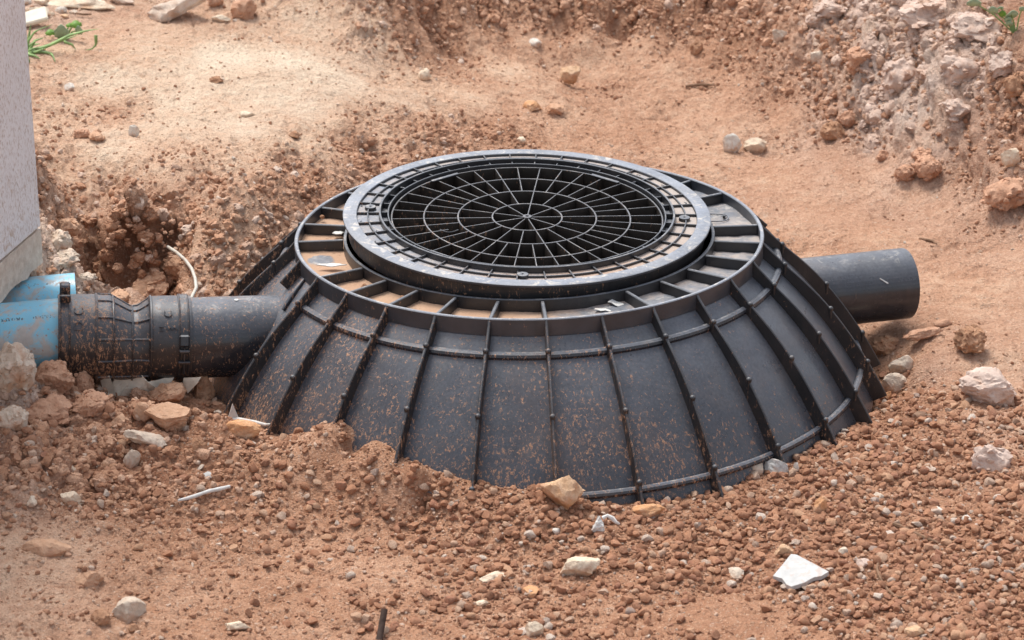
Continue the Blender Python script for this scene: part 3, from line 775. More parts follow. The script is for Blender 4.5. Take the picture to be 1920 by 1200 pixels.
# ------------------------------------------------------------------ the cover: upside down, its web of rings and spokes showing
cover = thing('manhole_cover', 'round black plastic cover lying upside down, its web of rings and spokes showing', 'manhole cover', (-.0035, 0, .2805), (.046, .0146, 0))
RG = [.0655, .1300, .1940, .2545]
for r in RG:
    obj('ring', lathe('ring', rect(r - .0015, r + .0015, -.0400, 0, .0005), M['grill'], 128), cover)
obj('pan', lathe('pan', rect(.0005, .2545, -.0450, -.0400), M['pan'], 96), cover)
obj('hub', lathe('hub', [(.0030, -.040), (.0095, -.040), (.0088, .0008), (.0080, .0015), (.0035, .0015), (.0030, -.002)], M['grill'], 24), cover)
PH = 4.0
def spoke_mesh(r0, r1):
    return box_me('spoke', r1 - r0, .0021, .0395, M['grill'], .0004, ((r0 + r1) / 2, 0, -.0203))
sps = [(spoke_mesh(.0088, RG[0] - .0018), 9), (spoke_mesh(RG[0] + .0018, RG[1] - .0018), 18), (spoke_mesh(RG[1] + .0018, RG[2] - .0018), 36), (spoke_mesh(RG[2] + .0018, RG[3] - .0018), 36)]
for q, (sm, cnt) in enumerate(sps):
    for k in range(cnt):
        a = PH + 360 / cnt * k + (10 if q == 0 and False else 0)
        if q == 2 and k == 20:     # one web is broken off and bent
            b = obj('spoke', spoke_mesh(RG[1] + .030, RG[2] - .0018), cover, rot=(0, 0, rad(a))); b['label'] = 'broken short spoke, bent at one end'
            obj('bent_strip', tube('bent_strip', [(-.162 + .034 * s, -.066 - .012 * math.sin(s * math.pi), -.001) for s in np.linspace(0, 1, 9)], .0011, M['grill'], 5), cover)
            continue
        obj('spoke', sm, cover, rot=(0, 0, rad(a)))
tab = box_me('tab', .0075, .066, .003, M['plastic_mid'], .0008)
for a in (130, 232, 52, 307):
    obj('tab', tab, cover, (.2475 * math.cos(rad(a)), .2475 * math.sin(rad(a)), .0018), (0, 0, rad(a)))

# ------------------------------------------------------------------ rubber coupling on the inlet pipe
B0 = at_y(108, 634, -.232)
B1 = at_y(356, 634, -.192)
ax = (B1 - B0).normalized(); LC = (B1 - B0).length
coup = thing('pipe_coupling', 'black rubber pipe coupling with two clamp bands, between blue pipe and black inlet pipe', 'pipe coupling', B0)
coup.rotation_euler = ax.to_track_quat('X', 'Z').to_euler()
def turn_x(name, prof, mat, n=72, ang=30):
    vs = []; fs = []; k = len(prof)
    for i in range(n):
        a = TAU * i / n
        vs += [(x, r * math.cos(a), r * math.sin(a)) for x, r in prof]
    for i in range(n):
        i2 = (i + 1) % n
        for j in range(k):
            j2 = (j + 1) % k
            fs.append((i * k + j, i * k + j2, i2 * k + j2, i2 * k + j))
    me = new_mesh(name, vs, fs, mat)
    bm = bmesh.new(); bm.from_mesh(me); bmesh.ops.recalc_face_normals(bm, faces=bm.faces); bm.to_mesh(me); bm.free()
    return sharp(me, ang)
def squash(me):
    """the soft middle has sunk in on top"""
    for v in me.vertices:
        x, y, z = v.co; r = math.hypot(y, z)
        if r < 1e-6: continue
        p = 108 + x / LC * 248
        b = np.interp(p, [206, 212, 244, 256, 276, 280], [0, .003, .021, .020, .006, 0])
        c = max(0, (z / r + .35) / 1.35)
        k = (r - b * c) / r; v.co.y *= k; v.co.z *= k
    return me
def fx(px): return (px - 108) / (356 - 108) * LC
body = [(fx(108), .042), (fx(108), .0795), (fx(112), .0800), (fx(130), .0800), (fx(150), .0808), (fx(172), .0808), (fx(182), .0800)] + [(fx(p), .0795 - .0025 * (p - 182) / 98) for p in range(190, 280, 5)] + [(fx(281), .0770), (fx(300), .0780), (fx(340), .0785), (fx(354), .0785), (fx(356), .078), (fx(356), .042)]
obj('sleeve', squash(turn_x('sleeve', body, M['rubber'], 96, 50)), coup)
for px, r0, w_ in ((179, .0800, 5), (211, .0787, 4), (246, .0778, 4), (279, .0770, 6)):
    obj('ridge', squash(turn_x('ridge', [(fx(px - w_ / 2), r0 - .006), (fx(px - w_ / 2), r0 + .0022), (fx(px), r0 + .0034), (fx(px + w_ / 2), r0 + .0022), (fx(px + w_ / 2), r0 - .006)], M['rubber'], 72)), coup)
bx = np.array([b[0] for b in body[2:-2]]); br = np.array([b[1] for b in body[2:-2]])
for k in range(12):
    a = TAU * k / 12 + .18
    pts = [(x, (np.interp(x, bx, br) + .0006) * math.cos(a), (np.interp(x, bx, br) + .0006) * math.sin(a)) for x in np.linspace(fx(182), fx(278), 16)]
    obj('long_rib', squash(tube('long_rib', pts, .0024, M['rubber'], 6)), coup)
def clamp(px, wpx, r0, buckle_ang, upright):
    x0, x1 = fx(px - wpx / 2), fx(px + wpx / 2)
    b = obj('clamp_band', turn_x('clamp_band', [(x0, r0), (x0, r0 + .0018), (x0 + .002, r0 + .0034), (x0 + .004, r0 + .0022), (x1 - .004, r0 + .0022), (x1 - .002, r0 + .0034), (x1, r0 + .0018), (x1, r0)], M['rubber'], 80), coup)
    for q in (-.26, 0, .26):
        xm = (x0 + x1) / 2 + q * (x1 - x0)
        obj('groove_line', turn_x('groove_line', [(xm - .0008, r0), (xm - .0008, r0 + .0032), (xm + .0008, r0 + .0032), (xm + .0008, r0)], M['rubber'], 64), b)
    h = obj('buckle', box_me('buckle', (x1 - x0) * .98, (.020 if upright else .022), .036 if upright else .010, M['rubber'], .003), b)
    ca, sa_ = math.cos(buckle_ang), math.sin(buckle_ang)
    rr_ = r0 + (.013 if upright else .005)
    h.location = ((x0 + x1) / 2, rr_ * sa_ * -1, rr_ * ca); h.rotation_euler = (buckle_ang, 0, 0)
    for da in (.22,):
        h2 = obj('buckle_end', box_me('buckle_end', (x1 - x0) * 1.02, .006, .016, M['steel'] if not upright else M['rubber'], .0015), b)
        h2.location = ((x0 + x1) / 2, -rr_ * math.sin(buckle_ang + da), rr_ * math.cos(buckle_ang + da)); h2.rotation_euler = (buckle_ang + da, 0, 0)
    if not upright:
        pts = [((x0 + x1) / 2, -(r0 + .006) * math.sin(t), (r0 + .006) * math.cos(t)) for t in np.linspace(buckle_ang + .15, buckle_ang + .80, 9)]
        obj('clamp_screw', tube('clamp_screw', pts, .0022, M['steel'], 8), b)
        t = buckle_ang + .48
        nut = obj('clamp_nut', box_me('clamp_nut', (x1 - x0) * 1.15, .005, .009, M['steel'], .001), b)
        nut.location = ((x0 + x1) / 2, -(r0 + .005) * math.sin(t), (r0 + .005) * math.cos(t)); nut.rotation_euler = (t, 0, 0)
clamp(121, 20, .0800, .10, True)
clamp(341, 20, .0785, 1.25, False)
# moulded letters, read up the curve of the sleeve
def letter(ch, size, x, ang, r):
    cu = bpy.data.curves.new('letter', 'FONT'); cu.body = ch; cu.size = size; cu.extrude = .0022
    cu.align_x = 'CENTER'; cu.align_y = 'CENTER'; cu.offset = -.0006
    to = bpy.data.objects.new('letter', cu); COL.objects.link(to)
    bpy.context.view_layer.update()
    me = bpy.data.meshes.new_from_object(to.evaluated_get(bpy.context.evaluated_depsgraph_get()))
    bpy.data.objects.remove(to); bpy.data.curves.remove(cu)
    # glyph x runs up round the sleeve, glyph y runs towards -X
    for v in me.vertices:
        a = ang - v.co.x / r
        rr_ = r + .0004 + v.co.z
        v.co = (x - v.co.y, -rr_ * math.sin(a), rr_ * math.cos(a))
    me.materials.clear(); me.materials.append(M['rubber'])
    return me
for ch, sz, px, an, r in (('D', .026, 147, .92, .0806), ('C', .026, 147, .55, .0806), ('H', .014, 299, .98, .0780), ('C', .022, 312, .60, .0782), ('S', .014, 313, .98, .0782), ('2', .014, 324, .98, .0783)):
    obj('moulded_letter', letter(ch, sz, fx(px), an, r), coup)

# ------------------------------------------------------------------ blue pipes from under the wall
def blue_pipe(name, label, e, d, L, r, mat, cut=None):
    t = thing(name, label, 'pipe', e - d * L)
    t.rotation_euler = d.to_track_quat('X', 'Z').to_euler()
    obj('pipe_wall', pipe_mesh('pipe_wall', L, r, .0055, mat), t)
    return t
d1 = (at_y(105, 628, -.228) - at_y(0, 637, -.245)).normalized()
blue_pipe('blue_pipe', 'long blue plastic pipe with cement dirt, clamped into the black rubber coupling', at_y(150, 627, -.222), d1, .60, .0690, M['blue'])
d2 = Vector((.985, .17, .03)).normalized()
blue_pipe('blue_pipe', 'short cut off blue plastic pipe lying behind the coupled blue pipe', at_y(146, 577, -.075), d2, .50, .0660, M['blue2'])

# ------------------------------------------------------------------ the grey wall at the left edge
c1 = at_z(83, 492, .20); c2 = at_z(0, 567, .20)
wd = Vector((c2.x - c1.x, c2.y - c1.y, 0)).normalized(); wn_ = Vector((-wd.y, wd.x, 0))
if wn_.x > 0: wn_ = -wn_
wall = thing('wall', 'grey roughcast wall end with bare cement foot at the left edge', 'wall', (c1.x, c1.y, .2))
vs = []; fs = []
Lw, Tw, Hw = 1.0, .16, .82
nu, nz = 30, 60
def wall_pt(s, t, z): p = wd * s + wn_ * t; return (p.x, p.y, z)
me = bpy.data.meshes.new('render_coat')
bm = bmesh.new()
for s0, s1, t0, t1, z0, z1 in ((0, Lw, 0, Tw, .07, Hw),):
    q = [bm.verts.new(wall_pt(s, t, z)) for s in (s0, s1) for t in (t0, t1) for z in (z0, z1)]
    for f in ((0, 1, 3, 2), (4, 6, 7, 5), (0, 4, 5, 1), (2, 3, 7, 6), (0, 2, 6, 4), (1, 5, 7, 3)): bm.faces.new([q[i] for i in f])
bmesh.ops.recalc_face_normals(bm, faces=bm.faces)
bmesh.ops.bevel(bm, geom=list(bm.edges), offset=.006, segments=2, affect='EDGES')
bm.to_mesh(me); bm.free(); me.materials.append(M['roughcast']); obj('render_coat', sharp(me, 30), wall)
# cement foot: rougher, lower edge broken
S_, Z_ = np.meshgrid(np.linspace(0, Lw, 120), np.linspace(0, .069, 14))
vs = []; 
low = .012 * fbm(S_ * 1.0, S_ * 0 + 2.5, 18, 4, 3)
for s, z, l in zip(S_.ravel(), Z_.ravel(), low.ravel()):
    b = .006 * float(perlin(np.array([s * 40]), np.array([z * 40]), 5)[0])
    p = wd * s + wn_ * (.002 - b * .5); vs.append((p.x, p.y, z + l * (1 - z / .069)))
n0 = len(vs)
for s, z, l in zip(S_.ravel(), Z_.ravel(), low.ravel()):
    p = wd * s + wn_ * (Tw - .004); vs.append((p.x, p.y, z + l * (1 - z / .069)))
ny_, nx_ = S_.shape
for o_ in (0, n0):
    for j in range(ny_ - 1):
        for i in range(nx_ - 1):
            q = j * nx_ + i + o_; fs.append((q, q + 1, q + nx_ + 1, q + nx_))
for i in range(nx_ - 1): fs.append((i, i + n0, i + 1 + n0, i + 1)); q = (ny_ - 1) * nx_ + i; fs.append((q, q + 1, q + 1 + n0, q + n0))
for j in range(ny_ - 1): q = j * nx_; fs.append((q, q + nx_, q + nx_ + n0, q + n0)); q = j * nx_ + nx_ - 1; fs.append((q, q + n0, q + nx_ + n0, q + nx_))
me = new_mesh('cement_foot', vs, fs, M['roughcast'])
bm = bmesh.new(); bm.from_mesh(me); bmesh.ops.recalc_face_normals(bm, faces=bm.faces); bm.to_mesh(me); bm.free()
obj('cement_foot', sharp(me, 40), wall)

# ------------------------------------------------------------------ stones and clods, each one its own
def stone(name, cat, label, px, py, wpx, hpx, mat, seed, lump=0.0, cuts=9, rough=.065, sink=.32, depth=1.0, tilt=0.0, lift=0.0, sub=4, rz=None, cutd=(.5, .85), group=None):
    p = hit(px, py - hpx * .12)
    m = mpp(p)
    W = wpx * m; Hh = hpx * m
    v, f = crumbly(seed, min(sub, 4), 46 if sub > 3 else 22, lump, cuts) if lump >= .2 else rock_verts(seed, sub, cuts, lump, rough, cutd)
    mx = np.abs(v).max(0)
    # seen from 22 degrees above, height and depth both fill the picture's height
    dy = W * .5 * depth
    hz = max(Hh * .40, (Hh / 2 - dy * SE * .55) / CE)
    v = v / mx * np.array((W / 2, dy, hz * (1 + sink * .6)))
    me = new_mesh(name, v, f, M[mat], True); me.set_sharp_from_angle(angle=rad(42))
    zc = hz * (1 - sink * 1.3) + lift
    o = obj(name, me, None, (p.x, p.y + dy * .55, float(gh(p.x, p.y + dy * .3)[0]) * .5 + p.z * .5 + zc), (rad(R.uniform(-5, 5)), rad(tilt), 0))
    return tag(o, label, cat, group)

ST = [
 ('stone','angular tan rock propped against the bottom of the black cone',1055,968,80,78,'tan',11,dict(tilt=28,cuts=13,depth=.75,sink=.05)),
 ('stone','flat orange stone half sunk in gravel below the cone, right of the white wrapper',1217,974,64,32,'orange',12,dict(sink=.4,depth=.6)),
 ('stone','pale cream angular rock lying in gravel, largest loose rock below the cone',1086,1088,84,54,'cream',13,dict(tilt=-22,depth=.6,cuts=12)),
 ('stone','small upright grey tan stone touching the base ring, left of the grey capped stone',1418,897,34,40,'grey',14,dict(depth=.7,cuts=11)),
 ('stone','grey capped stone with cream flanks resting against the base ring',1459,896,52,40,'greytop',15,dict(depth=.75,cuts=12,tilt=6)),
 ('stone','thin white chip standing beside the grey capped stone',1492,886,12,20,'white',16,dict(depth=.5,sub=3)),
 ('boulder','large pale pinkish boulder in the gravel at the right edge',1860,770,126,88,'pink',17,dict(cuts=10,depth=.8,rough=.08,sub=5)),
 ('clod','crumbly greyish brown lump half buried below the pale boulder',1866,892,88,62,'pink',18,dict(lump=.22,depth=.7,sink=.35,sub=5)),
 ('clod','rough pitted orange brown clod sitting alone on bare earth above the pale boulder',1820,676,68,66,'brownclod',19,dict(lump=.42,cuts=6,sub=5,sink=.02)),
 ('clod','dark brown clod tucked against the right edge of the cone',1656,672,62,50,'brownclod',20,dict(lump=.4,cuts=5,sub=5)),
 ('stone','oblong grey stone with pale top beside the cone, upper of two',1690,708,46,46,'grey',21,dict(tilt=30,depth=.6,cuts=8)),
 ('stone','oblong pale grey stone beside the cone, lower of two',1678,742,50,44,'grey',22,dict(tilt=35,depth=.5,cuts=9)),
 ('stone','small square orange stone below the two grey stones by the cone',1665,752,22,20,'orange',23,dict(cuts=14,sub=3,cutd=(.45,.7))),
 ('stone','tan block of stone with a brown right side on the trodden earth behind the cone',1067,166,46,46,'tan',24,dict(cuts=14,depth=.7,sink=.0,tilt=-10)),
 ('stone','small cream pebble with a brown crumb on top, on pale earth behind the cone',797,156,28,30,'cream',25,dict(lump=.2,sub=3)),
 ('stone','flat whitish shard lying behind the cone on the right, left of a cream stone',1375,290,46,38,'white',26,dict(cuts=13,depth=.45,tilt=25)),
 ('stone','rounded cream stone lying just right of the flat whitish shard',1417,290,46,34,'cream',27,dict(depth=.6)),
 ('stone','pale grey stone embedded in the foot of the right mound',1530,122,34,32,'grey',28,dict(depth=.6)),
 ('stone','greyish stone higher in the mound, up left of the pale grey one',1462,84,30,34,'grey',29,dict(depth=.6)),
 ('clod','round brown clod on trodden earth, right one of the big pair under the mound',1742,348,66,56,'soilclod',30,dict(lump=.35,sub=5,cuts=4,sink=.02)),
 ('clod','brown clod leaning on the round clod, left one of the big pair under the mound',1700,344,48,42,'soilclod',31,dict(lump=.3,sub=5,cuts=5)),
 ('clod','brown clod behind the big pair of clods under the mound',1732,312,44,38,'soilclod',32,dict(lump=.35,sub=4)),
 ('clod','small crumbly clod up left of the big pair of clods',1656,304,26,24,'soilclod',33,dict(lump=.4,sub=4)),
 ('clod','crumbly brown clod fallen from the mound, lower of two touching',1562,270,48,44,'brownclod',34,dict(lump=.4,sub=4)),
 ('clod','crumbly brown clod fallen from the mound, upper of two touching',1586,244,40,40,'soilclod',35,dict(lump=.4,sub=4)),
 ('clod','small dark brown clod at the left foot of the mound',1306,106,28,34,'brownclod',36,dict(lump=.35,sub=4)),
 ('clod','large crumbly brown lump cut off by the right edge of the picture',1890,408,100,80,'soilclod',37,dict(lump=.35,sub=5,sink=.2)),
 ('stone','pale stone with a dark hollow under it at the right edge above a large lump',1898,322,44,38,'cream',38,dict(depth=.6,lift=.01)),
 ('stone','squared tan block of dried earth below the coupling, front of two touching blocks',318,825,100,64,'paleclod',41,dict(cuts=13,depth=.75,tilt=16,sink=.02,cutd=(.45,.75),sub=5)),
 ('stone','squared tan block of dried earth below the coupling, rear of two touching blocks',314,770,74,52,'paleclod',42,dict(cuts=11,depth=.7,tilt=-12,sink=.02,sub=5)),
 ('stone','smooth tan lump left of the two squared blocks below the coupling',266,800,42,44,'paleclod',43,dict(depth=.7)),
 ('stone','small pinkish stone left of the tan lump below the coupling',224,804,32,30,'paleclod',44,dict(cuts=12)),
 ('stone','crumbly greyish rock under the front squared block',272,842,88,34,'mortar',45,dict(tilt=18,depth=.5,lump=.15)),
 ('stone','rounded orange tan stone under the white plastic strip',452,826,76,40,'orange',46,dict(depth=.55,sink=.3)),
 ('stone','pale speckled stone in dark soil left of the picture, below the greyish rock',248,884,34,42,'mortar',47,dict(tilt=30,depth=.6,cuts=11)),
 ('clod','small round dark clod right of the squared blocks',372,852,34,34,'brownclod',48,dict(lump=.2,sub=4)),
 ('clod','brown clod under the rim of the coupled blue pipe',100,742,80,72,'soilclod',49,dict(lump=.4,sub=5,cuts=4)),
 ('clod','brown clod under the middle of the coupling, right of the one under the blue pipe',156,744,44,56,'soilclod',50,dict(lump=.35,sub=5,cuts=5)),
 ('clod','dark brown clod in the hollow behind the squared blocks',248,756,52,44,'soilclod',51,dict(lump=.35,sub=5,cuts=5)),
 ('clod','dark brown clod between the squared blocks and the cone, under the inlet pipe',378,762,50,66,'brownclod',52,dict(lump=.35,sub=5,cuts=5)),
 ('clod','wide crumbly brown clod in front of the clod under the blue pipe',90,806,110,66,'soilclod',53,dict(lump=.4,sub=5,cuts=3,sink=.3)),
 ('clod','crumbly brown clod in front of the middle of the coupling',170,792,80,60,'soilclod',54,dict(lump=.4,sub=5,cuts=3,sink=.3)),
 ('rubble','big pale mortar lump at the left edge below the blue pipe',22,752,110,110,'mortar',55,dict(lump=.35,sub=5,cuts=4,sink=.2)),
 ('rubble','pale mortar lump at the left edge under the big one',18,812,70,60,'mortar',56,dict(lump=.4,sub=5,cuts=4)),
 ('rubble','pale grey mortar lump beside the wall, topmost of four',120,448,62,48,'paleclod',57,dict(lump=.35,sub=5,cuts=5)),
 ('rubble','pale grey mortar lump beside the wall, second from the top of four',108,478,56,52,'mortar',58,dict(lump=.35,sub=5,cuts=5)),
 ('rubble','pale grey mortar lump beside the wall, third from the top of four',122,510,60,44,'mortar',59,dict(lump=.35,sub=5,cuts=5)),
 ('rubble','small pale mortar lump at the end of the short blue pipe, lowest of four',158,532,46,30,'mortar',60,dict(lump=.3,sub=4,cuts=6)),
 ('clod','big smooth tan clod behind the waist of the coupling',278,582,84,60,'paleclod',61,dict(lump=.2,sub=5,cuts=8,sink=.05)),
 ('clod','small tan clod left of the big smooth one behind the coupling',222,568,44,34,'paleclod',62,dict(lump=.2,sub=4,cuts=8)),
 ('clod','knobbly tan clod under the pale cable behind the coupling',332,546,58,58,'paleclod',63,dict(lump=.4,sub=5,cuts=4,sink=.05)),
 ('clod','knobbly tan clod left of the pale cable in the pit',290,548,48,40,'paleclod',64,dict(lump=.4,sub=5,cuts=4)),
 ('stone','rounded grey tan stone in the near left foreground',238,1172,72,52,'grey',65,dict(cuts=7,depth=.7)),
 ('clod','small brown clod touching the left of the grey tan foreground stone',190,1178,44,38,'brownclod',66,dict(lump=.35,sub=4)),
 ('clod','tiny brown clod in front of the grey tan foreground stone',250,1188,22,20,'brownclod',67,dict(lump=.3,sub=3)),
 ('stone','flat cream stone at the bottom edge left of the dark rod',443,1188,58,24,'cream',68,dict(cuts=14,depth=.5,sink=.15)),
 ('stone','broad pale slab of crust half buried at the left edge of the foreground',84,1044,100,46,'paleclod',69,dict(depth=.6,sink=.5)),
 ('stone','pale crust lump half buried above the grey tan foreground stone',168,1102,62,34,'paleclod',70,dict(depth=.6,sink=.45,lump=.15)),
 ('stone','long pale stone half buried at the left, above the broad pale crust',134,948,50,30,'cream',71,dict(tilt=20,depth=.5,sink=.3)),
 ('pebble','grey square pebble beside the long pale half buried stone',60,950,28,18,'grey',72,dict(cuts=13,sub=3)),
 ('pebble','bright white pebble in dark soil near the left edge',88,900,13,16,'white',73,dict(sub=3)),
 ('pebble','small cream pebble right of the bright white pebble at the left',138,892,10,18,'cream',74,dict(sub=3)),
 ('pebble','flat grey chip above the white plastic strip on the left foreground',388,898,24,12,'greytop',75,dict(sub=3,sink=.2)),
 ('stone','cream stone at the bottom edge of the picture right of the dark rod',1000,1197,40,32,'cream',76,dict(cuts=10,depth=.6)),
 ('pebble','large smooth brown pebble in the middle foreground',996,1124,34,26,'orange',77,dict(cuts=3,sub=3)),
 ('pebble','white pebble left of the white wrapper',1044,1005,18,17,'white',78,dict(sub=3)),
 ('pebble','pale grey pebble right of the white tile shard, near the boulder side',1650,944,26,20,'grey',79,dict(sub=3,cuts=12)),
 ('pebble','whitish lozenge shaped pebble in gravel on the far right foreground',1760,968,28,14,'white',80,dict(sub=3,sink=.2)),
 ('pebble','round whitish pebble right of the lozenge shaped pebble',1814,982,20,18,'white',81,dict(sub=3)),
 ('pebble','grey angular chip left of the white tile shard',1380,1086,38,20,'grey',82,dict(cuts=13,sub=3)),
 ('pebble','pale orange lump of crust above the white tile shard',1538,964,34,34,'orange',83,dict(tilt=35,depth=.5)),
 ('pebble','grey pebble just right of the white tile shard',1580,1046,22,22,'grey',84,dict(sub=3,cuts=11)),
 ('pebble','pinkish grey stone right of the white tile shard, larger of two',1618,1068,30,22,'pink',85,dict(sub=3)),
 ('stone','tan stone partly under the far edge of the white tile shard',1468,1048,40,30,'tan',86,dict(depth=.6)),
 ('stone','broad pale stone half buried in gravel left of the cream angular rock',925,1094,54,22,'cream',87,dict(sink=.5,depth=.6)),
 ('pebble','pale stone at the foot of the picture, left of the smooth brown pebble',905,1140,26,18,'cream',88,dict(sub=3)),
 ('stone','tan stone in gravel at the bottom right, cut by the picture edge',1715,1198,40,24,'tan',89,dict(depth=.5)),
 ('clod','brown clod standing out of the bank at the top left of the middle',458,40,52,46,'soilclod',90,dict(lump=.3,sub=5)),
 ('pebble','whitish pebble on the trodden earth at the top middle',1004,90,26,20,'white',91,dict(sub=3,cuts=11)),
 ('pebble','cream pebble just behind the back edge of the frame ring',978,272,18,16,'cream',92,dict(sub=3)),
 ('stone','yellowish lump of crust behind the cover, left of two',1000,212,40,26,'orange',93,dict(lump=.15,sink=.35)),
 ('stone','yellowish lump of crust behind the cover, right of two',1040,218,36,26,'paleclod',94,dict(lump=.15,sink=.35)),
 ('stone','pale upright flake on the bleached earth near the wall',250,260,22,26,'white',95,dict(cuts=13,depth=.35,tilt=15)),
 ('pebble','grey white pebble on the bleached earth near the grass',130,172,20,18,'white',96,dict(sub=3)),
 ('rubble','pale rounded block of rubble beside the wall at the top left',64,36,56,26,'cream',97,dict(depth=.6,sink=.05)),
 ('rubble','small whitish lump of rubble at the top edge next to the wall',46,12,28,18,'white',98,dict(depth=.7)),
 ('rubble','pale flat lump of rubble at the top left under the long slab',142,14,36,16,'cream',99,dict(depth=.7,cuts=11)),
 ('pebble','small yellowish cube of rubble behind the weed at the top left',120,36,20,12,'tan',100,dict(sub=3,cuts=13,cutd=(.45,.65))),
 ('pebble','white pebble under the right end of the long slab at the top left',168,13,14,9,'white',101,dict(sub=3)),
 ('slab','long pale stone slab lying across the top left corner',150,20,170,26,'cream',102,dict(depth=.35,cuts=14,cutd=(.4,.7))),
 ('slab','brown grey stone slab tilted up with a dark gap under it at the top edge',316,46,140,46,'slab',103,dict(tilt=-8,depth=.55,cuts=16,cutd=(.35,.65),lift=.0,sink=.15)),
 ('clod','pinkish grey crumbly lump on the mound crest, just left of the round leaved weed',1836,92,104,70,'moundclod',160,dict(lump=.38,sub=5,sink=.35)),
 ('clod','pinkish grey crumbly lump on the right mound, below the lump at the crest',1800,168,92,70,'moundclod',161,dict(lump=.38,sub=5,sink=.35)),
 ('clod','pinkish grey crumbly lump at the right edge of the mound above a brown hollow',1880,150,74,60,'moundclod',162,dict(lump=.38,sub=5,sink=.3)),
 ('clod','broad pinkish grey lump at the very top edge of the right mound',1745,56,120,64,'moundclod',163,dict(lump=.35,sub=5,sink=.4)),
 ('clod','brown crumbly lump half way up the right mound, left of a dark crack',1612,140,62,56,'soilclod',164,dict(lump=.38,sub=5,sink=.35)),
 ('clod','pinkish grey lump bulging from the middle of the right mound face',1690,178,96,80,'moundclod',165,dict(lump=.38,sub=5,sink=.45)),
 ('clod','pinkish grey lump low on the right mound, overhanging its brown crumbly foot',1800,236,80,60,'moundclod',166,dict(lump=.38,sub=5,sink=.35)),
 ('clod','brown lump at the right edge halfway up, beside a dark hollow',1905,196,56,60,'brownclod',167,dict(lump=.38,sub=5,sink=.3)),
 ('clod','pale crumbly lump at the top edge between bank and right mound',1560,40,70,40,'moundclod',168,dict(lump=.35,sub=5,sink=.35)),
 ('rubble','pale angular chunk of rubble on the top edge between wall and long slab',78,12,34,20,'cream',140,dict(depth=.7,cuts=12)),
 ('rubble','squarish whitish chunk below the long slab at the top left',112,26,26,16,'white',141,dict(depth=.7,cuts=12)),
 ('rubble','small grey chip of rubble right of the squarish whitish chunk',138,28,18,11,'grey',142,dict(sub=3,cuts=12)),
 ('rubble','tiny cream chip left of the squarish whitish chunk',96,30,15,10,'cream',143,dict(sub=3,cuts=12)),
 ('stone','flat grey stone at the top edge between the long slab and the tilted slab',228,10,50,18,'slab',144,dict(depth=.6,cuts=12)),
 ('clod','brown clod at the top edge just right of the tilted slab',402,18,34,30,'soilclod',145,dict(lump=.3,sub=4)),
 ('stone','pale flat patch of crust on the terrace below the tilted slab',412,44,40,16,'cream',146,dict(depth=.6,sink=.35)),
 ('clod','small brown clod on the bleached terrace left of the pale upright flake',152,262,34,22,'soilclod',147,dict(lump=.35,sub=4)),
 ('clod','crumbly tan clod on the bleached terrace, just left below the upright flake',182,268,34,20,'paleclod',148,dict(lump=.35,sub=4)),
 ('clod','small dark clod on the bleached terrace near its right end',552,262,26,18,'brownclod',149,dict(lump=.35,sub=4)),
 ('clod','small crumb of clod on the bleached terrace near its middle',405,158,28,14,'brownclod',150,dict(lump=.35,sub=4)),
 ('stone','thin pale flake of crust lying flat on the bleached terrace',462,222,40,14,'cream',151,dict(depth=.6,sink=.4)),
 ('clod','small brown crumb resting on the dusty deck in the left front, first from the left',603,405,12,10,'brownclod',110,dict(sub=3)),
]
DECK_ITEMS = []
for nm, lab, px, py, wpx, hpx, mt, sd, kw in ST:
    if 'deck' in lab: DECK_ITEMS.append((nm, lab, px, py, wpx, hpx, mt, sd)); continue
    stone(nm, nm, lab, px, py, wpx, hpx, mt, sd, **kw)

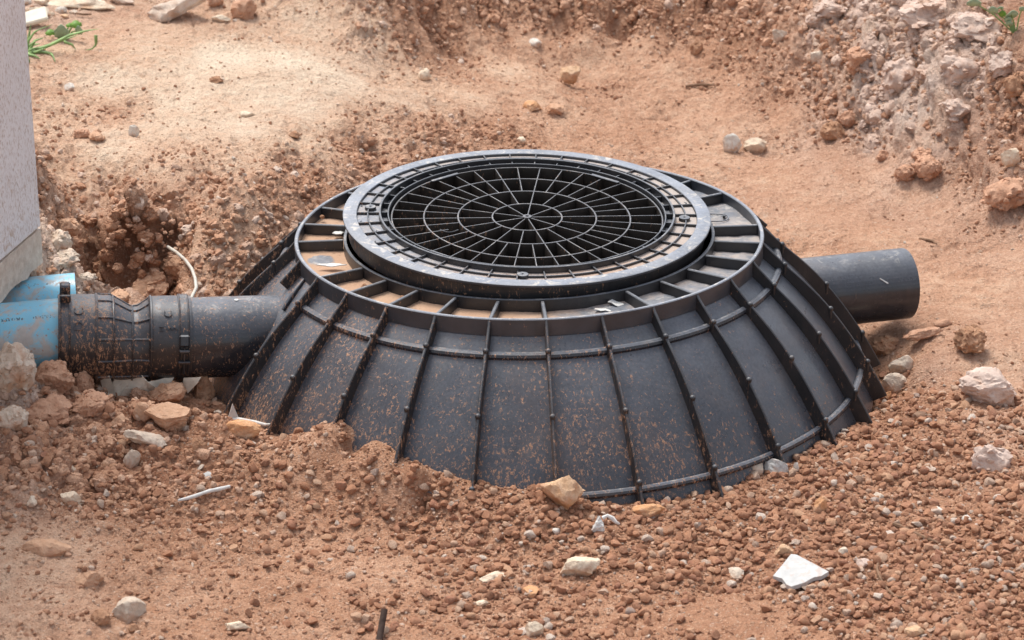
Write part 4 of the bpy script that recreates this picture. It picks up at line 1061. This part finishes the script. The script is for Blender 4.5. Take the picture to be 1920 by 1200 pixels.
# crumbs and scraps lying on the deck
def deck_clod(lab, px, py, wpx, sd):
    p = at_z(px, py, .232); s = wpx * mpp(p) / 2
    v, f = rock_verts(sd, 3, 5, .3, .06); v = v / np.abs(v).max(0) * np.array((s, s * .8, s * .75))
    tag(obj('clod', new_mesh('clod', v, f, M['brownclod'], True), None, (p.x, p.y, .2275 + s * .75)), lab, 'clod')
for args in (('tiny clod on the dusty deck at its far left, beside the frame ring', 604, 406, 10, 120), ('brown clod on the dusty deck, leftmost of the three on the front left panels', 683, 536, 13, 121),
             ('brown clod on the dusty deck, alone in the middle one of three panels', 754, 558, 12, 122), ('brown clod on the dusty deck, left one of a touching pair', 823, 559, 11, 123), ('brown clod on the dusty deck, right one of a touching pair', 834, 558, 9, 124)):
    deck_clod(*args)
def flake(name, cat, lab, ctr, outline, th, mat, rot=(0, 0, 0), wav=.0, seed=0):
    """a small thin irregular piece with real thickness, gently bent"""
    n_ = len(outline); vs = []; fs = []
    cx_ = sum(p[0] for p in outline) / n_; cy_ = sum(p[1] for p in outline) / n_
    rings = 4
    for side in (0, 1):
        for k in range(rings):
            f_ = 1 - k / rings
            for x, y in outline:
                X_, Y_ = cx_ + (x - cx_) * f_, cy_ + (y - cy_) * f_
                z = wav * float(perlin(np.array([X_ * 45 + seed]), np.array([Y_ * 45]), 8)[0])
                vs.append((X_, Y_, z + (th / 2 if side == 0 else -th / 2) * (1 if k else .8)))
        z = wav * float(perlin(np.array([cx_ * 45 + seed]), np.array([cy_ * 45]), 8)[0])
        vs.append((cx_, cy_, z + (th / 2 if side == 0 else -th / 2)))
    N = rings * n_ + 1
    for side in (0, 1):
        o_ = side * N
        for k in range(rings - 1):
            for i in range(n_):
                a = o_ + k * n_ + i; b = o_ + k * n_ + (i + 1) % n_; fs.append((a, b, b + n_, a + n_))
        for i in range(n_): fs.append((o_ + (rings - 1) * n_ + i, o_ + (rings - 1) * n_ + (i + 1) % n_, o_ + N - 1))
    for i in range(n_): fs.append((i, (i + 1) % n_, N + (i + 1) % n_, N + i))
    me = new_mesh(name, vs, fs, mat)
    bm = bmesh.new(); bm.from_mesh(me); bmesh.ops.recalc_face_normals(bm, faces=bm.faces); bm.to_mesh(me); bm.free()
    return tag(obj(name, sharp(me, 40), None, ctr, rot), lab, cat)
def blob(w_, h_, seed, n_=16, j=.3):
    rg = random.Random(seed)
    return [(w_ / 2 * math.cos(TAU * i / n_) * (1 + rg.uniform(-j, j)), h_ / 2 * math.sin(TAU * i / n_) * (1 + rg.uniform(-j, j))) for i in range(n_)]
for lab, px, py, w_, h_, sd in (('white paint drip on the dusty deck, uppermost of three beside the frame ring', 634, 437, .020, .016, 1), ('long white paint drip on the dusty deck against a rib, middle of three', 622, 497, .044, .014, 2), ('small white paint drip on the dusty deck, lowest of three', 645, 513, .020, .010, 3)):
    p = at_z(px, py, .2315); flake('paint_drip', 'paint drip', lab, (p.x, p.y, .2318), blob(w_, h_, sd), .002, M['scrap'], wav=.001, seed=sd)
for lab, px, py, w_, h_, sd in (('torn white paper scrap on the bare grey deck panel, upper of two', 1156, 571, .034, .020, 4), ('torn white paper scrap on the bare grey deck panel, lower of two', 1134, 582, .032, .016, 5)):
    p = at_z(px, py, .2325); flake('paper_scrap', 'paper scrap', lab, (p.x, p.y, .2345), blob(w_, h_, sd, 11, .45), .0012, M['scrap'], (rad(12), rad(8), .4), .006, sd)
# paint spot on the inlet pipe and a white sliver on the outlet pipe
def on_pipe(px, py, S, d, r):
    rd = ray(px, py).normalized(); q = CAM_POS - S
    a = rd - d * rd.dot(d); b = q - d * q.dot(d)
    A_, B_, C_ = a.dot(a), 2 * a.dot(b), b.dot(b) - r * r
    t = (-B_ - math.sqrt(max(0, B_ * B_ - 4 * A_ * C_))) / (2 * A_)
    p = CAM_POS + rd * t; nr_ = (p - S) - d * (p - S).dot(d)
    return p, nr_.normalized()
p, nn = on_pipe(443, 563, IN_S, ind, .0745)
flake('paint_drip', 'paint drip', 'white paint spot on top of the black inlet pipe', p + nn * .0008, blob(.008, .007, 6, 12, .15), .0016, M['scrap'], nn.to_track_quat('Z', 'Y').to_euler())
p, nn = on_pipe(1657, 527, OUT_E - od * .42, od, .0705)
e_ = nn.to_track_quat('Z', 'Y').to_euler()
flake('splinter', 'splinter', 'thin white splinter stuck on the side of the black outlet pipe', p + nn * .0008, [(-.0085, .0055), (-.0070, .0064), (.0085, -.0045), (.0080, -.0062), (.006, -.006)], .0016, M['scrap'], e_)

# ------------------------------------------------------------------ litter
p = hit(1497, 1082); m = mpp(p)
out_ = [(-50 * m, -8 * m / SE), (-8 * m, 38 * m / SE * .62), (2 * m, 36 * m / SE * .62), (55 * m, -4 * m / SE), (40 * m, -10 * m / SE), (24 * m, -12 * m / SE), (5 * m, -19 * m / SE), (-20 * m, -24 * m / SE), (-28 * m, -21 * m / SE), (-34 * m, -12 * m / SE)]
flake('tile_shard', 'tile shard', 'broken white tile shard with a chipped edge lying on the gravel', (p.x, p.y, p.z + .010), out_, .009, M['tile'], (rad(1), rad(-2), 0), .0)
p = hit(385, 938); m = mpp(p)
pts = [Vector((p.x + (x - 385) * m, p.y, p.z + .008)) + Vector((0, (938 - y) * m * 1.9, 0)) for x, y in ((340, 959), (352, 954), (368, 946), (380, 938), (392, 931), (408, 925), (427, 917))]
_za = float(gh(pts[0].x, pts[0].y)[0]); _zb = float(gh(pts[-1].x, pts[-1].y)[0])
for k_, q in enumerate(pts): q.z = max(_za + (_zb - _za) * k_ / 6, float(gh(q.x, q.y)[0]) - .002) * .5 + (_za + (_zb - _za) * k_ / 6) * .5 + .008
me = tube('plastic_strip', pts, [.0022, .0030, .0036, .0030, .0036, .0038, .0030], M['scrap'], 8)
tag(obj('plastic_strip', me), 'narrow white plastic strip lying on brown soil at the left foreground', 'plastic strip')
# white strip with an upright fin, against the cone
fk = thing('plastic_offcut', 'white plastic offcut with an upright fin lying against the foot of the cone', 'plastic offcut', hit(440, 792))
p = fk.location; m = mpp(p)
obj('bar', tube('bar', [(-20 * m, 0, .006), (10 * m, -.006, .008), (40 * m, -.022, .010), (62 * m, -.038, .012), (76 * m, -.046, .018)], [.0042, .0044, .0040, .0034, .0012], M['scrap'], 8), fk)
vs = [(-14 * m, -.004, .004), (8 * m, -.004, .006), (-2 * m, 0, .036), (-14 * m, .004, .004), (8 * m, .004, .006), (-3 * m, .002, .037)]
obj('fin', new_mesh('fin', vs, [(0, 1, 2), (3, 5, 4), (0, 3, 4, 1), (1, 4, 5, 2), (2, 5, 3, 0)], M['scrap']), fk)
# crumpled wrapper
p = hit(1123, 1000); m = mpp(p)
wr = thing('wrapper', 'crumpled white plastic wrapper with a frayed end on the gravel below the cone', 'wrapper', (p.x, p.y, p.z + .016))
v, f = rock_verts(301, 4, 16, .0, .10, (.35, .75)); v = v * np.array((.017, .014, .019))
obj('crumpled_body', new_mesh('crumpled_body', v, f, M['scrap'], False), wr, rot=(0, rad(20), 0))
obj('frayed_end', tube('frayed_end', [(.006, .004, .010), (.014, .006, .014), (.022, .004, .010), (.028, .002, .004), (.034, .002, .0)], [.004, .003, .0045, .003, .002], M['scrap'], 7), wr)
# pale cable from the soil
pts = [at_y(315, 463, .30), at_y(332, 474, .26), at_y(348, 488, .22), at_y(360, 505, .17), at_y(366, 522, .13), at_y(368, 540, .09), at_y(362, 552, .06), at_y(356, 566, .03)]
tag(obj('cable', tube('cable', pts, .0034, M['cable'], 10)), 'thin pale cable curving out of the soil behind the inlet pipe', 'cable')
# torn sheet hanging under the pipe
def sheet_piece(pts2, y0, lean, seed):
    """outline in photo pixels, standing near depth y0; a wavy thin sheet"""
    bm = bmesh.new()
    vs_ = []
    for k, (x, y) in enumerate(pts2):
        q = at_y(x, y, y0 + lean * math.sin(k * 1.7 + seed)); vs_.append(bm.verts.new(q))
    fc = bm.faces.new(vs_)
    bmesh.ops.triangulate(bm, faces=[fc])
    bmesh.ops.subdivide_edges(bm, edges=list(bm.edges), cuts=2, use_grid_fill=True)
    for v in bm.verts: v.co.y += .012 * float(perlin(np.array([v.co.x * 22 + seed]), np.array([v.co.z * 22]), 4)[0])
    r = bmesh.ops.solidify(bm, geom=list(bm.faces), thickness=.0015)
    bmesh.ops.recalc_face_normals(bm, faces=bm.faces)
    me = bpy.data.meshes.new('sheet_piece'); bm.to_mesh(me); bm.free(); me.materials.append(M['sheet']); return sharp(me, 30)
sh = thing('torn_sheet', 'torn dirty beige sheet hanging in tatters under the coupling', 'sheet')
for k, (o_, y0) in enumerate((([(213, 700), (245, 708), (270, 706), (278, 714), (300, 712), (326, 710), (318, 724), (296, 730), (284, 738), (270, 728), (236, 728), (224, 742), (216, 756), (206, 756)], -.262),
                              ([(183, 696), (206, 702), (214, 726), (218, 748), (208, 760), (200, 745), (190, 722)], -.268),
                              ([(345, 708), (378, 704), (370, 718), (352, 740), (342, 728)], -.262))):
    obj('sheet_piece', sheet_piece(o_, y0, .006, k * 3.1), sh)
# twigs, rod, crust
def ground_line(pxs, lift, mul=1.0):
    out = []
    for x, y in pxs:
        q = hit(x, y); out.append((q.x, q.y, q.z + lift))
    return out
tag(obj('twig', tube('twig', ground_line([(1674, 986), (1690, 992), (1706, 1000), (1724, 1008), (1742, 1015), (1760, 1022)], .004), [.0035, .0045, .004, .004, .0032, .0015], M['twig'], 7)), 'slender brown twig lying in the gravel at the lower right', 'twig')
tag(obj('twig', tube('twig', ground_line([(1285, 166), (1304, 164), (1322, 163), (1340, 164)], .006), [.003, .004, .004, .002], M['twig'], 7)), 'short grey twig on trodden earth at the left foot of the mound', 'twig')
tag(obj('twig', tube('twig', ground_line([(1724, 450), (1738, 453), (1750, 456), (1756, 460)], .004), [.002, .003, .003, .0015], M['twig'], 7)), 'short dark twig on bare earth above the outlet pipe', 'twig')
tag(obj('twig', tube('twig', ground_line([(142, 31), (156, 33), (172, 33)], .008), [.002, .003, .002], M['twig'], 7)), 'thin dark twig behind the weed at the top left', 'twig')
q = hit(712, 1199); m = mpp(q)
tag(obj('iron_rod', tube('iron_rod', [q + Vector((-.004, -.03, -.02)), q + Vector((0, 0, .004)), q + Vector((.007, .028, .038))], .0054, M['rod'], 10)), 'dark rusty rod end sticking up at the bottom edge', 'rod')
pts = ground_line([(1646, 1058), (1644, 1070), (1648, 1084), (1656, 1098), (1666, 1112), (1680, 1124), (1694, 1124), (1704, 1118)], .004)
tag(obj('wire_loop', tube('wire_loop', pts, .0022, M['twig'], 6)), 'thin curved rusty wire half buried in the gravel at the lower right', 'wire')
q = hit(1730, 636); m = mpp(q)
v, f = rock_verts(401, 4, 8, .3, .08); v = v / np.abs(v).max(0) * np.array((.046, .016, .010))
tag(obj('soil_crust', new_mesh('soil_crust', v, f, M['soilclod'], True), None, (q.x, q.y, q.z + .012), (0, rad(-4), rad(24))), 'long curled flake of dried soil crust right of the cone below the outlet pipe', 'soil crust')
q = hit(1768, 612)
v, f = rock_verts(402, 3, 8, .3, .08); v = v / np.abs(v).max(0) * np.array((.026, .010, .008))
tag(obj('soil_crust', new_mesh('soil_crust', v, f, M['soilclod'], True), None, (q.x, q.y, q.z + .006), (0, 0, rad(30))), 'short flake of dried soil crust at the far end of the long curled one', 'soil crust')
# pale board
q = hit(62, 56); m = mpp(q)
tag(obj('board_offcut', box_me('board_offcut', 66 * m, .05, .012, M['board'], .003), None, (q.x - .01, q.y + .03, q.z + .02), (rad(20), rad(-14), rad(8))), 'pale board offcut behind the grass beside the wall', 'board')

# ------------------------------------------------------------------ weeds
def blade_mesh(pts, w0):
    n_ = len(pts); vs = []; fs = []
    for i, p in enumerate(pts):
        p = Vector(p); t = (Vector(pts[min(i + 1, n_ - 1)]) - Vector(pts[max(i - 1, 0)])).normalized()
        s = t.cross(Vector((0, -.6, .8))).normalized(); u = s.cross(t)
        w_ = w0 * (1 - (i / (n_ - 1)) ** 2 * .92)
        vs += [p - s * w_, p + u * w_ * .35, p + s * w_, p - u * w_ * .25]
    for i in range(n_ - 1):
        for j in range(4):
            fs.append((i * 4 + j, i * 4 + (j + 1) % 4, (i + 1) * 4 + (j + 1) % 4, (i + 1) * 4 + j))
    fs.append((3, 2, 1, 0))
    me = new_mesh('blade', vs, fs, M['blade'], True); return me
gb = hit(52, 100)
tuft = thing('grass_tuft', 'tuft of green grass with long arching blades at the foot of the wall, top left', 'grass', gb)
rg = random.Random(5); mg = mpp(gb)
spec = [((58, 96), (95, 84), (130, 66), (160, 58), (186, 54)), ((56, 100), (90, 86), (120, 74), (146, 66)), ((50, 102), (80, 100), (98, 104), (104, 120)), ((50, 96), (54, 70), (58, 45)), ((52, 98), (66, 76), (84, 70)), ((50, 98), (62, 84), (76, 82)), ((50, 104), (70, 96), (86, 90)), ((50, 94), (52, 78), (66, 58), (98, 46)), ((48, 104), (54, 118), (52, 124)), ((50, 104), (66, 108), (76, 114)), ((120, 78), (136, 84), (142, 96)), ((180, 66), (180, 84), (172, 92), (160, 94)), ((48, 92), (56, 84), (68, 76)), ((46, 98), (60, 92), (72, 88))]
for k, pl in enumerate(spec):
    y0 = gb.y + rg.uniform(-.02, .02)
    m_ = len(pl); P_ = []
    for i in range(9):
        s = i / 8 * (m_ - 1); a = min(int(s), m_ - 2); f_ = s - a
        x = pl[a][0] * (1 - f_) + pl[a + 1][0] * f_; y = pl[a][1] * (1 - f_) + pl[a + 1][1] * f_
        q = at_y(x, y, y0 + .02 * i / 8)
        g_ = float(gh(q.x, q.y)[0]) + .004
        if q.z < g_: q = hit(x, y); q.z += .004
        P_.append(q - gb)
    obj('blade', blade_mesh(P_, .0052 if k < 3 else .0042), tuft)
def leaf_mesh(w_, l_, mat, pointed=True, seed=0):
    n_ = 16; vs = [(0, 0, 0)]; fs = []
    rg_ = random.Random(seed)
    for i in range(n_):
        a = TAU * i / n_
        r_ = 1 + (.12 if i % 2 else -.06) * (1 if pointed else .3)
        if pointed and i == 4: r_ = 1.28
        x, y = math.cos(a) * w_ / 2 * r_, math.sin(a) * l_ / 2 * r_
        vs.append((x, y, -.25 * abs(x) - .12 * (y * y) / l_ + rg_.uniform(-.001, .001)))
    for i in range(n_): fs.append((0, 1 + i, 1 + (i + 1) % n_))
    k = len(vs); vs += [(x, y, z - .0012) for x, y, z in vs]
    fs += [tuple(j + k for j in f[::-1]) for f in fs]
    for i in range(n_): a, b = 1 + i, 1 + (i + 1) % n_; fs.append((a, a + k, b + k, b))
    return new_mesh('leaf', vs, fs, mat, True)
wb = hit(122, 74)
weed = thing('weed', 'small broad leaved weed with pale jagged leaves right of the grass tuft', 'weed', wb)
for px, py, w_, l_, mt, rx, rz in ((116, 60, 28, 34, 'leafpale', 62, 185), (143, 45, 22, 14, 'leaf', 50, 20), (149, 56, 14, 20, 'leafpale', 65, 170), (96, 60, 22, 12, 'leaf', 45, 40), (130, 47, 14, 8, 'leaf', 50, 0)):
    q = at_y(px, py, wb.y - .005); m = mpp(q)
    obj('leaf', leaf_mesh(w_ * m, l_ * m, M[mt], True, px), weed, q - wb, (rad(rx), 0, rad(rz)))
    obj('stem', tube('stem', [(0, 0, -.005), tuple((q - wb) * .5 + Vector((0, .004, .006))), tuple(q - wb)], [.0025, .002, .0015], M['blade'], 6), weed)
wb2 = hit(1905, 62)
weed2 = thing('weed', 'small weed with round pale green leaves on top of the mound, top right', 'weed', wb2)
for px, py, w_, l_, mt, rx, rz in ((1863, 18, 18, 18, 'leafpale', 60, 160), (1896, 26, 26, 22, 'leafpale', 55, 200), (1890, 36, 14, 14, 'leafpale', 60, 180), (1893, 43, 14, 12, 'leafpale', 60, 160), (1879, 25, 14, 14, 'leaf', 70, 180), (1916, 16, 12, 12, 'leafpale', 60, 180), (1826, 4, 28, 18, 'leafpale', 60, 180), (1876, 14, 12, 8, 'leafpale', 50, 180)):
    q = at_y(px, py, wb2.y - .005); m = mpp(q)
    obj('leaf', leaf_mesh(w_ * m, l_ * m, M[mt], False, px), weed2, q - wb2, (rad(rx), 0, rad(rz)))
    obj('stem', tube('stem', [(0, 0, -.005), tuple((q - wb2) * .5 + Vector((0, .004, .004))), tuple(q - wb2)], [.002, .0018, .0012], M['blade'], 6), weed2)

# ------------------------------------------------------------------ gravel and crumbs (uncountable)
def proto_coll(name, mat, count, seed0, clump=0, **kw):
    c = bpy.data.collections.new(name)
    for k in range(count):
        v, f = crumbly(seed0 + k, 2, clump, .3, 6, (.18, .48)) if clump else rock_verts(seed0 + k, 2, **kw)
        v = v / np.abs(v).max() * np.array((1, .65 + .35 * _rnd[seed0 + k, 0], .55 + .35 * _rnd[seed0 + k, 1]))
        me = new_mesh(name, v, f, mat, True); me.set_sharp_from_angle(angle=rad(38))
        c.objects.link(bpy.data.objects.new(name + '_shape', me))
    return c
def scatter(name, label, pts, scl, coll, seed):
    me = bpy.data.meshes.new(name)
    me.vertices.add(len(pts)); me.vertices.foreach_set('co', pts.astype(np.float32).ravel())
    fattr(me, 'scl', scl)
    rg = np.random.default_rng(seed)
    a = me.attributes.new('rot', 'FLOAT_VECTOR', 'POINT')
    a.data.foreach_set('vector', np.stack([rg.uniform(-.5, .5, len(pts)), rg.uniform(-.5, .5, len(pts)), rg.uniform(0, TAU, len(pts))], 1).astype(np.float32).ravel())
    o = tag(obj(name, me), label, name.split('_')[-1], kind='stuff')
    ng = bpy.data.node_groups.new(name, 'GeometryNodeTree')
    ng.interface.new_socket('Geometry', in_out='INPUT', socket_type='NodeSocketGeometry')
    ng.interface.new_socket('Geometry', in_out='OUTPUT', socket_type='NodeSocketGeometry')
    N = ng.nodes; gi = N.new('NodeGroupInput'); go = N.new('NodeGroupOutput')
    ci = N.new('GeometryNodeCollectionInfo'); ci.inputs['Collection'].default_value = coll
    ci.inputs['Separate Children'].default_value = True; ci.inputs['Reset Children'].default_value = True
    ip = N.new('GeometryNodeInstanceOnPoints'); ip.inputs['Pick Instance'].default_value = True
    na1 = N.new('GeometryNodeInputNamedAttribute'); na1.data_type = 'FLOAT'; na1.inputs['Name'].default_value = 'scl'
    na2 = N.new('GeometryNodeInputNamedAttribute'); na2.data_type = 'FLOAT_VECTOR'; na2.inputs['Name'].default_value = 'rot'
    e2r = N.new('FunctionNodeEulerToRotation')
    L = ng.links
    L.new(gi.outputs[0], ip.inputs['Points']); L.new(ci.outputs[0], ip.inputs['Instance'])
    L.new(na1.outputs[0], ip.inputs['Scale']); L.new(na2.outputs[0], e2r.inputs[0]); L.new(e2r.outputs[0], ip.inputs['Rotation'])
    L.new(ip.outputs[0], go.inputs[0])
    md = o.modifiers.new('scatter', 'NODES'); md.node_group = ng
    return o
def pick(n_, dens, smin, smax, power, seed, sink=.25, follow=True, xr=(-1.5, 1.5), yr=(-1.25, 2.6)):
    rg = np.random.default_rng(seed)
    x = rg.uniform(*xr, n_); y = rg.uniform(*yr, n_)
    # keep to what the photograph frames, with a margin
    dep = DIST + y * CE; keep = np.abs(x) < dep * .205
    x, y = x[keep], y[keep]
    a = atts(x, y); clump = fbm(x, y, 6, 3, seed) * .6 + fbm(x, y, 22, 2, seed + 5) * .5
    d = dens(a, x, y) * np.clip(1 + clump * 1.6, .05, 2)
    sl_ = np.hypot(gh(x + .012, y) - gh(x - .012, y), gh(x, y + .012) - gh(x, y - .012)) / .024
    d = d * np.clip(np.sqrt(1 + sl_ ** 2), 1, 4)
    k = (rg.random(len(x)) < d) & (np.hypot(x - .004, y) > skin_r(np.clip(gh(x, y), -.06, .2)) + .004)
    x, y, a = x[k], y[k], a[k]
    s = smin + (smax - smin) * rg.random(len(x)) ** power
    if follow: s = s * np.clip(.45 + 1.0 * a[:, 1], .4, 1.25)
    z = gh(x, y) + s * (.45 - sink)
    return np.stack([x, y, z], 1), s
pc = proto_coll('gravel_pebble', M['pebble'], 16, 500, cuts=14, rough=.07, cutd=(.5, .85))
cc = proto_coll('crumb', M['crumb'], 12, 560, cuts=10, lump=.2, rough=.12, cutd=(.45, .85))
cp = proto_coll('pale_crumb', M['crumbpale'], 12, 590, cuts=10, lump=.2, rough=.12, cutd=(.45, .85))
pts, s = pick(620000, lambda a, x, y: np.clip((a[:, 2] - .30) * 1.25, 0, 1) ** 1.5 * .50 * (y < .3), .0015, .0120, 3.6, 21, follow=False, sink=.14)
scatter('gravel', 'loose orange brown gravel spread in front and right of the cone', pts, s, pc, 1)
pts, s = pick(170000, lambda a, x, y: np.clip(a[:, 2] * .7 + a[:, 1] * .45 + .05 * (y < 0), 0, 1) * np.where((y > .2) & (a[:, 1] < .3), .28, 1) * np.where((y < 0) & (x < .1), 1.7, 1) * np.clip(1.15 - a[:, 0] * 1.1, .05, 1), .0016, .0095, 2.8, 22)
scatter('soil_crumbs', 'loose brown soil crumbs strewn over the earth', pts, s, cc, 2)
pts, s = pick(120000, lambda a, x, y: np.clip(a[:, 0] - .2, 0, 1) * (.05 + .8 * a[:, 1] + .2 * a[:, 2]), .0016, .009, 3.5, 23)
scatter('pale_crumbs', 'pale dry soil crumbs strewn over the bleached earth', pts, s, cp, 3)
M['clump'] = pebble_mat('soil_clump', [(0, (.31, .155, .09)), (.35, (.40, .215, .13)), (.7, (.48, .275, .175)), (1, (.56, .36, .25))])
M['clumppale'] = pebble_mat('pale_soil_clump', [(0, (.44, .30, .225)), (.35, (.50, .36, .28)), (.7, (.56, .43, .35)), (1, (.62, .51, .43))])
cl = proto_coll('soil_clump', M['clump'], 12, 620, clump=16)
cq = proto_coll('pale_soil_clump', M['clumppale'], 12, 640, clump=16)
pts, s = pick(80000, lambda a, x, y: np.clip((a[:, 1] - .36) * .75, 0, 1) * np.clip(1.25 - a[:, 0] * 1.5 - a[:, 3] * .9, .02, 1) * np.where((y < 0) & (x < .1), 2, 1), .005, .019, 2.6, 24, sink=.62)
scatter('soil_clumps', 'brown clumps of crumbled soil on the banks, mound and heaps', pts, s, cl, 4)
pts, s = pick(80000, lambda a, x, y: np.clip((a[:, 1] - .38) * .45, 0, 1) * np.clip(a[:, 0] * 1.7 - .45 + a[:, 3] * .3, .03, 1), .005, .019, 2.6, 25, sink=.62)
scatter('pale_soil_clumps', 'pale clumps of crumbled soil on the mound and round the pit', pts, s, cq, 5)

M['clumpgrey'] = pebble_mat('grey_soil_clump', [(0, (.42, .31, .255)), (.5, (.50, .385, .32)), (1, (.57, .45, .385))])
cg = proto_coll('grey_soil_clump', M['clumpgrey'], 12, 660, clump=22)
pts, s = pick(90000, lambda a, x, y: np.clip(a[:, 3] - .35, 0, 1) * np.clip(a[:, 1] - .3, 0, 1) * (x > .5) * 1.1, .007, .032, 2.4, 26, sink=.72)
scatter('grey_soil_clumps', 'pinkish grey clumps of soil on the face of the right mound', pts, s, cg, 6)
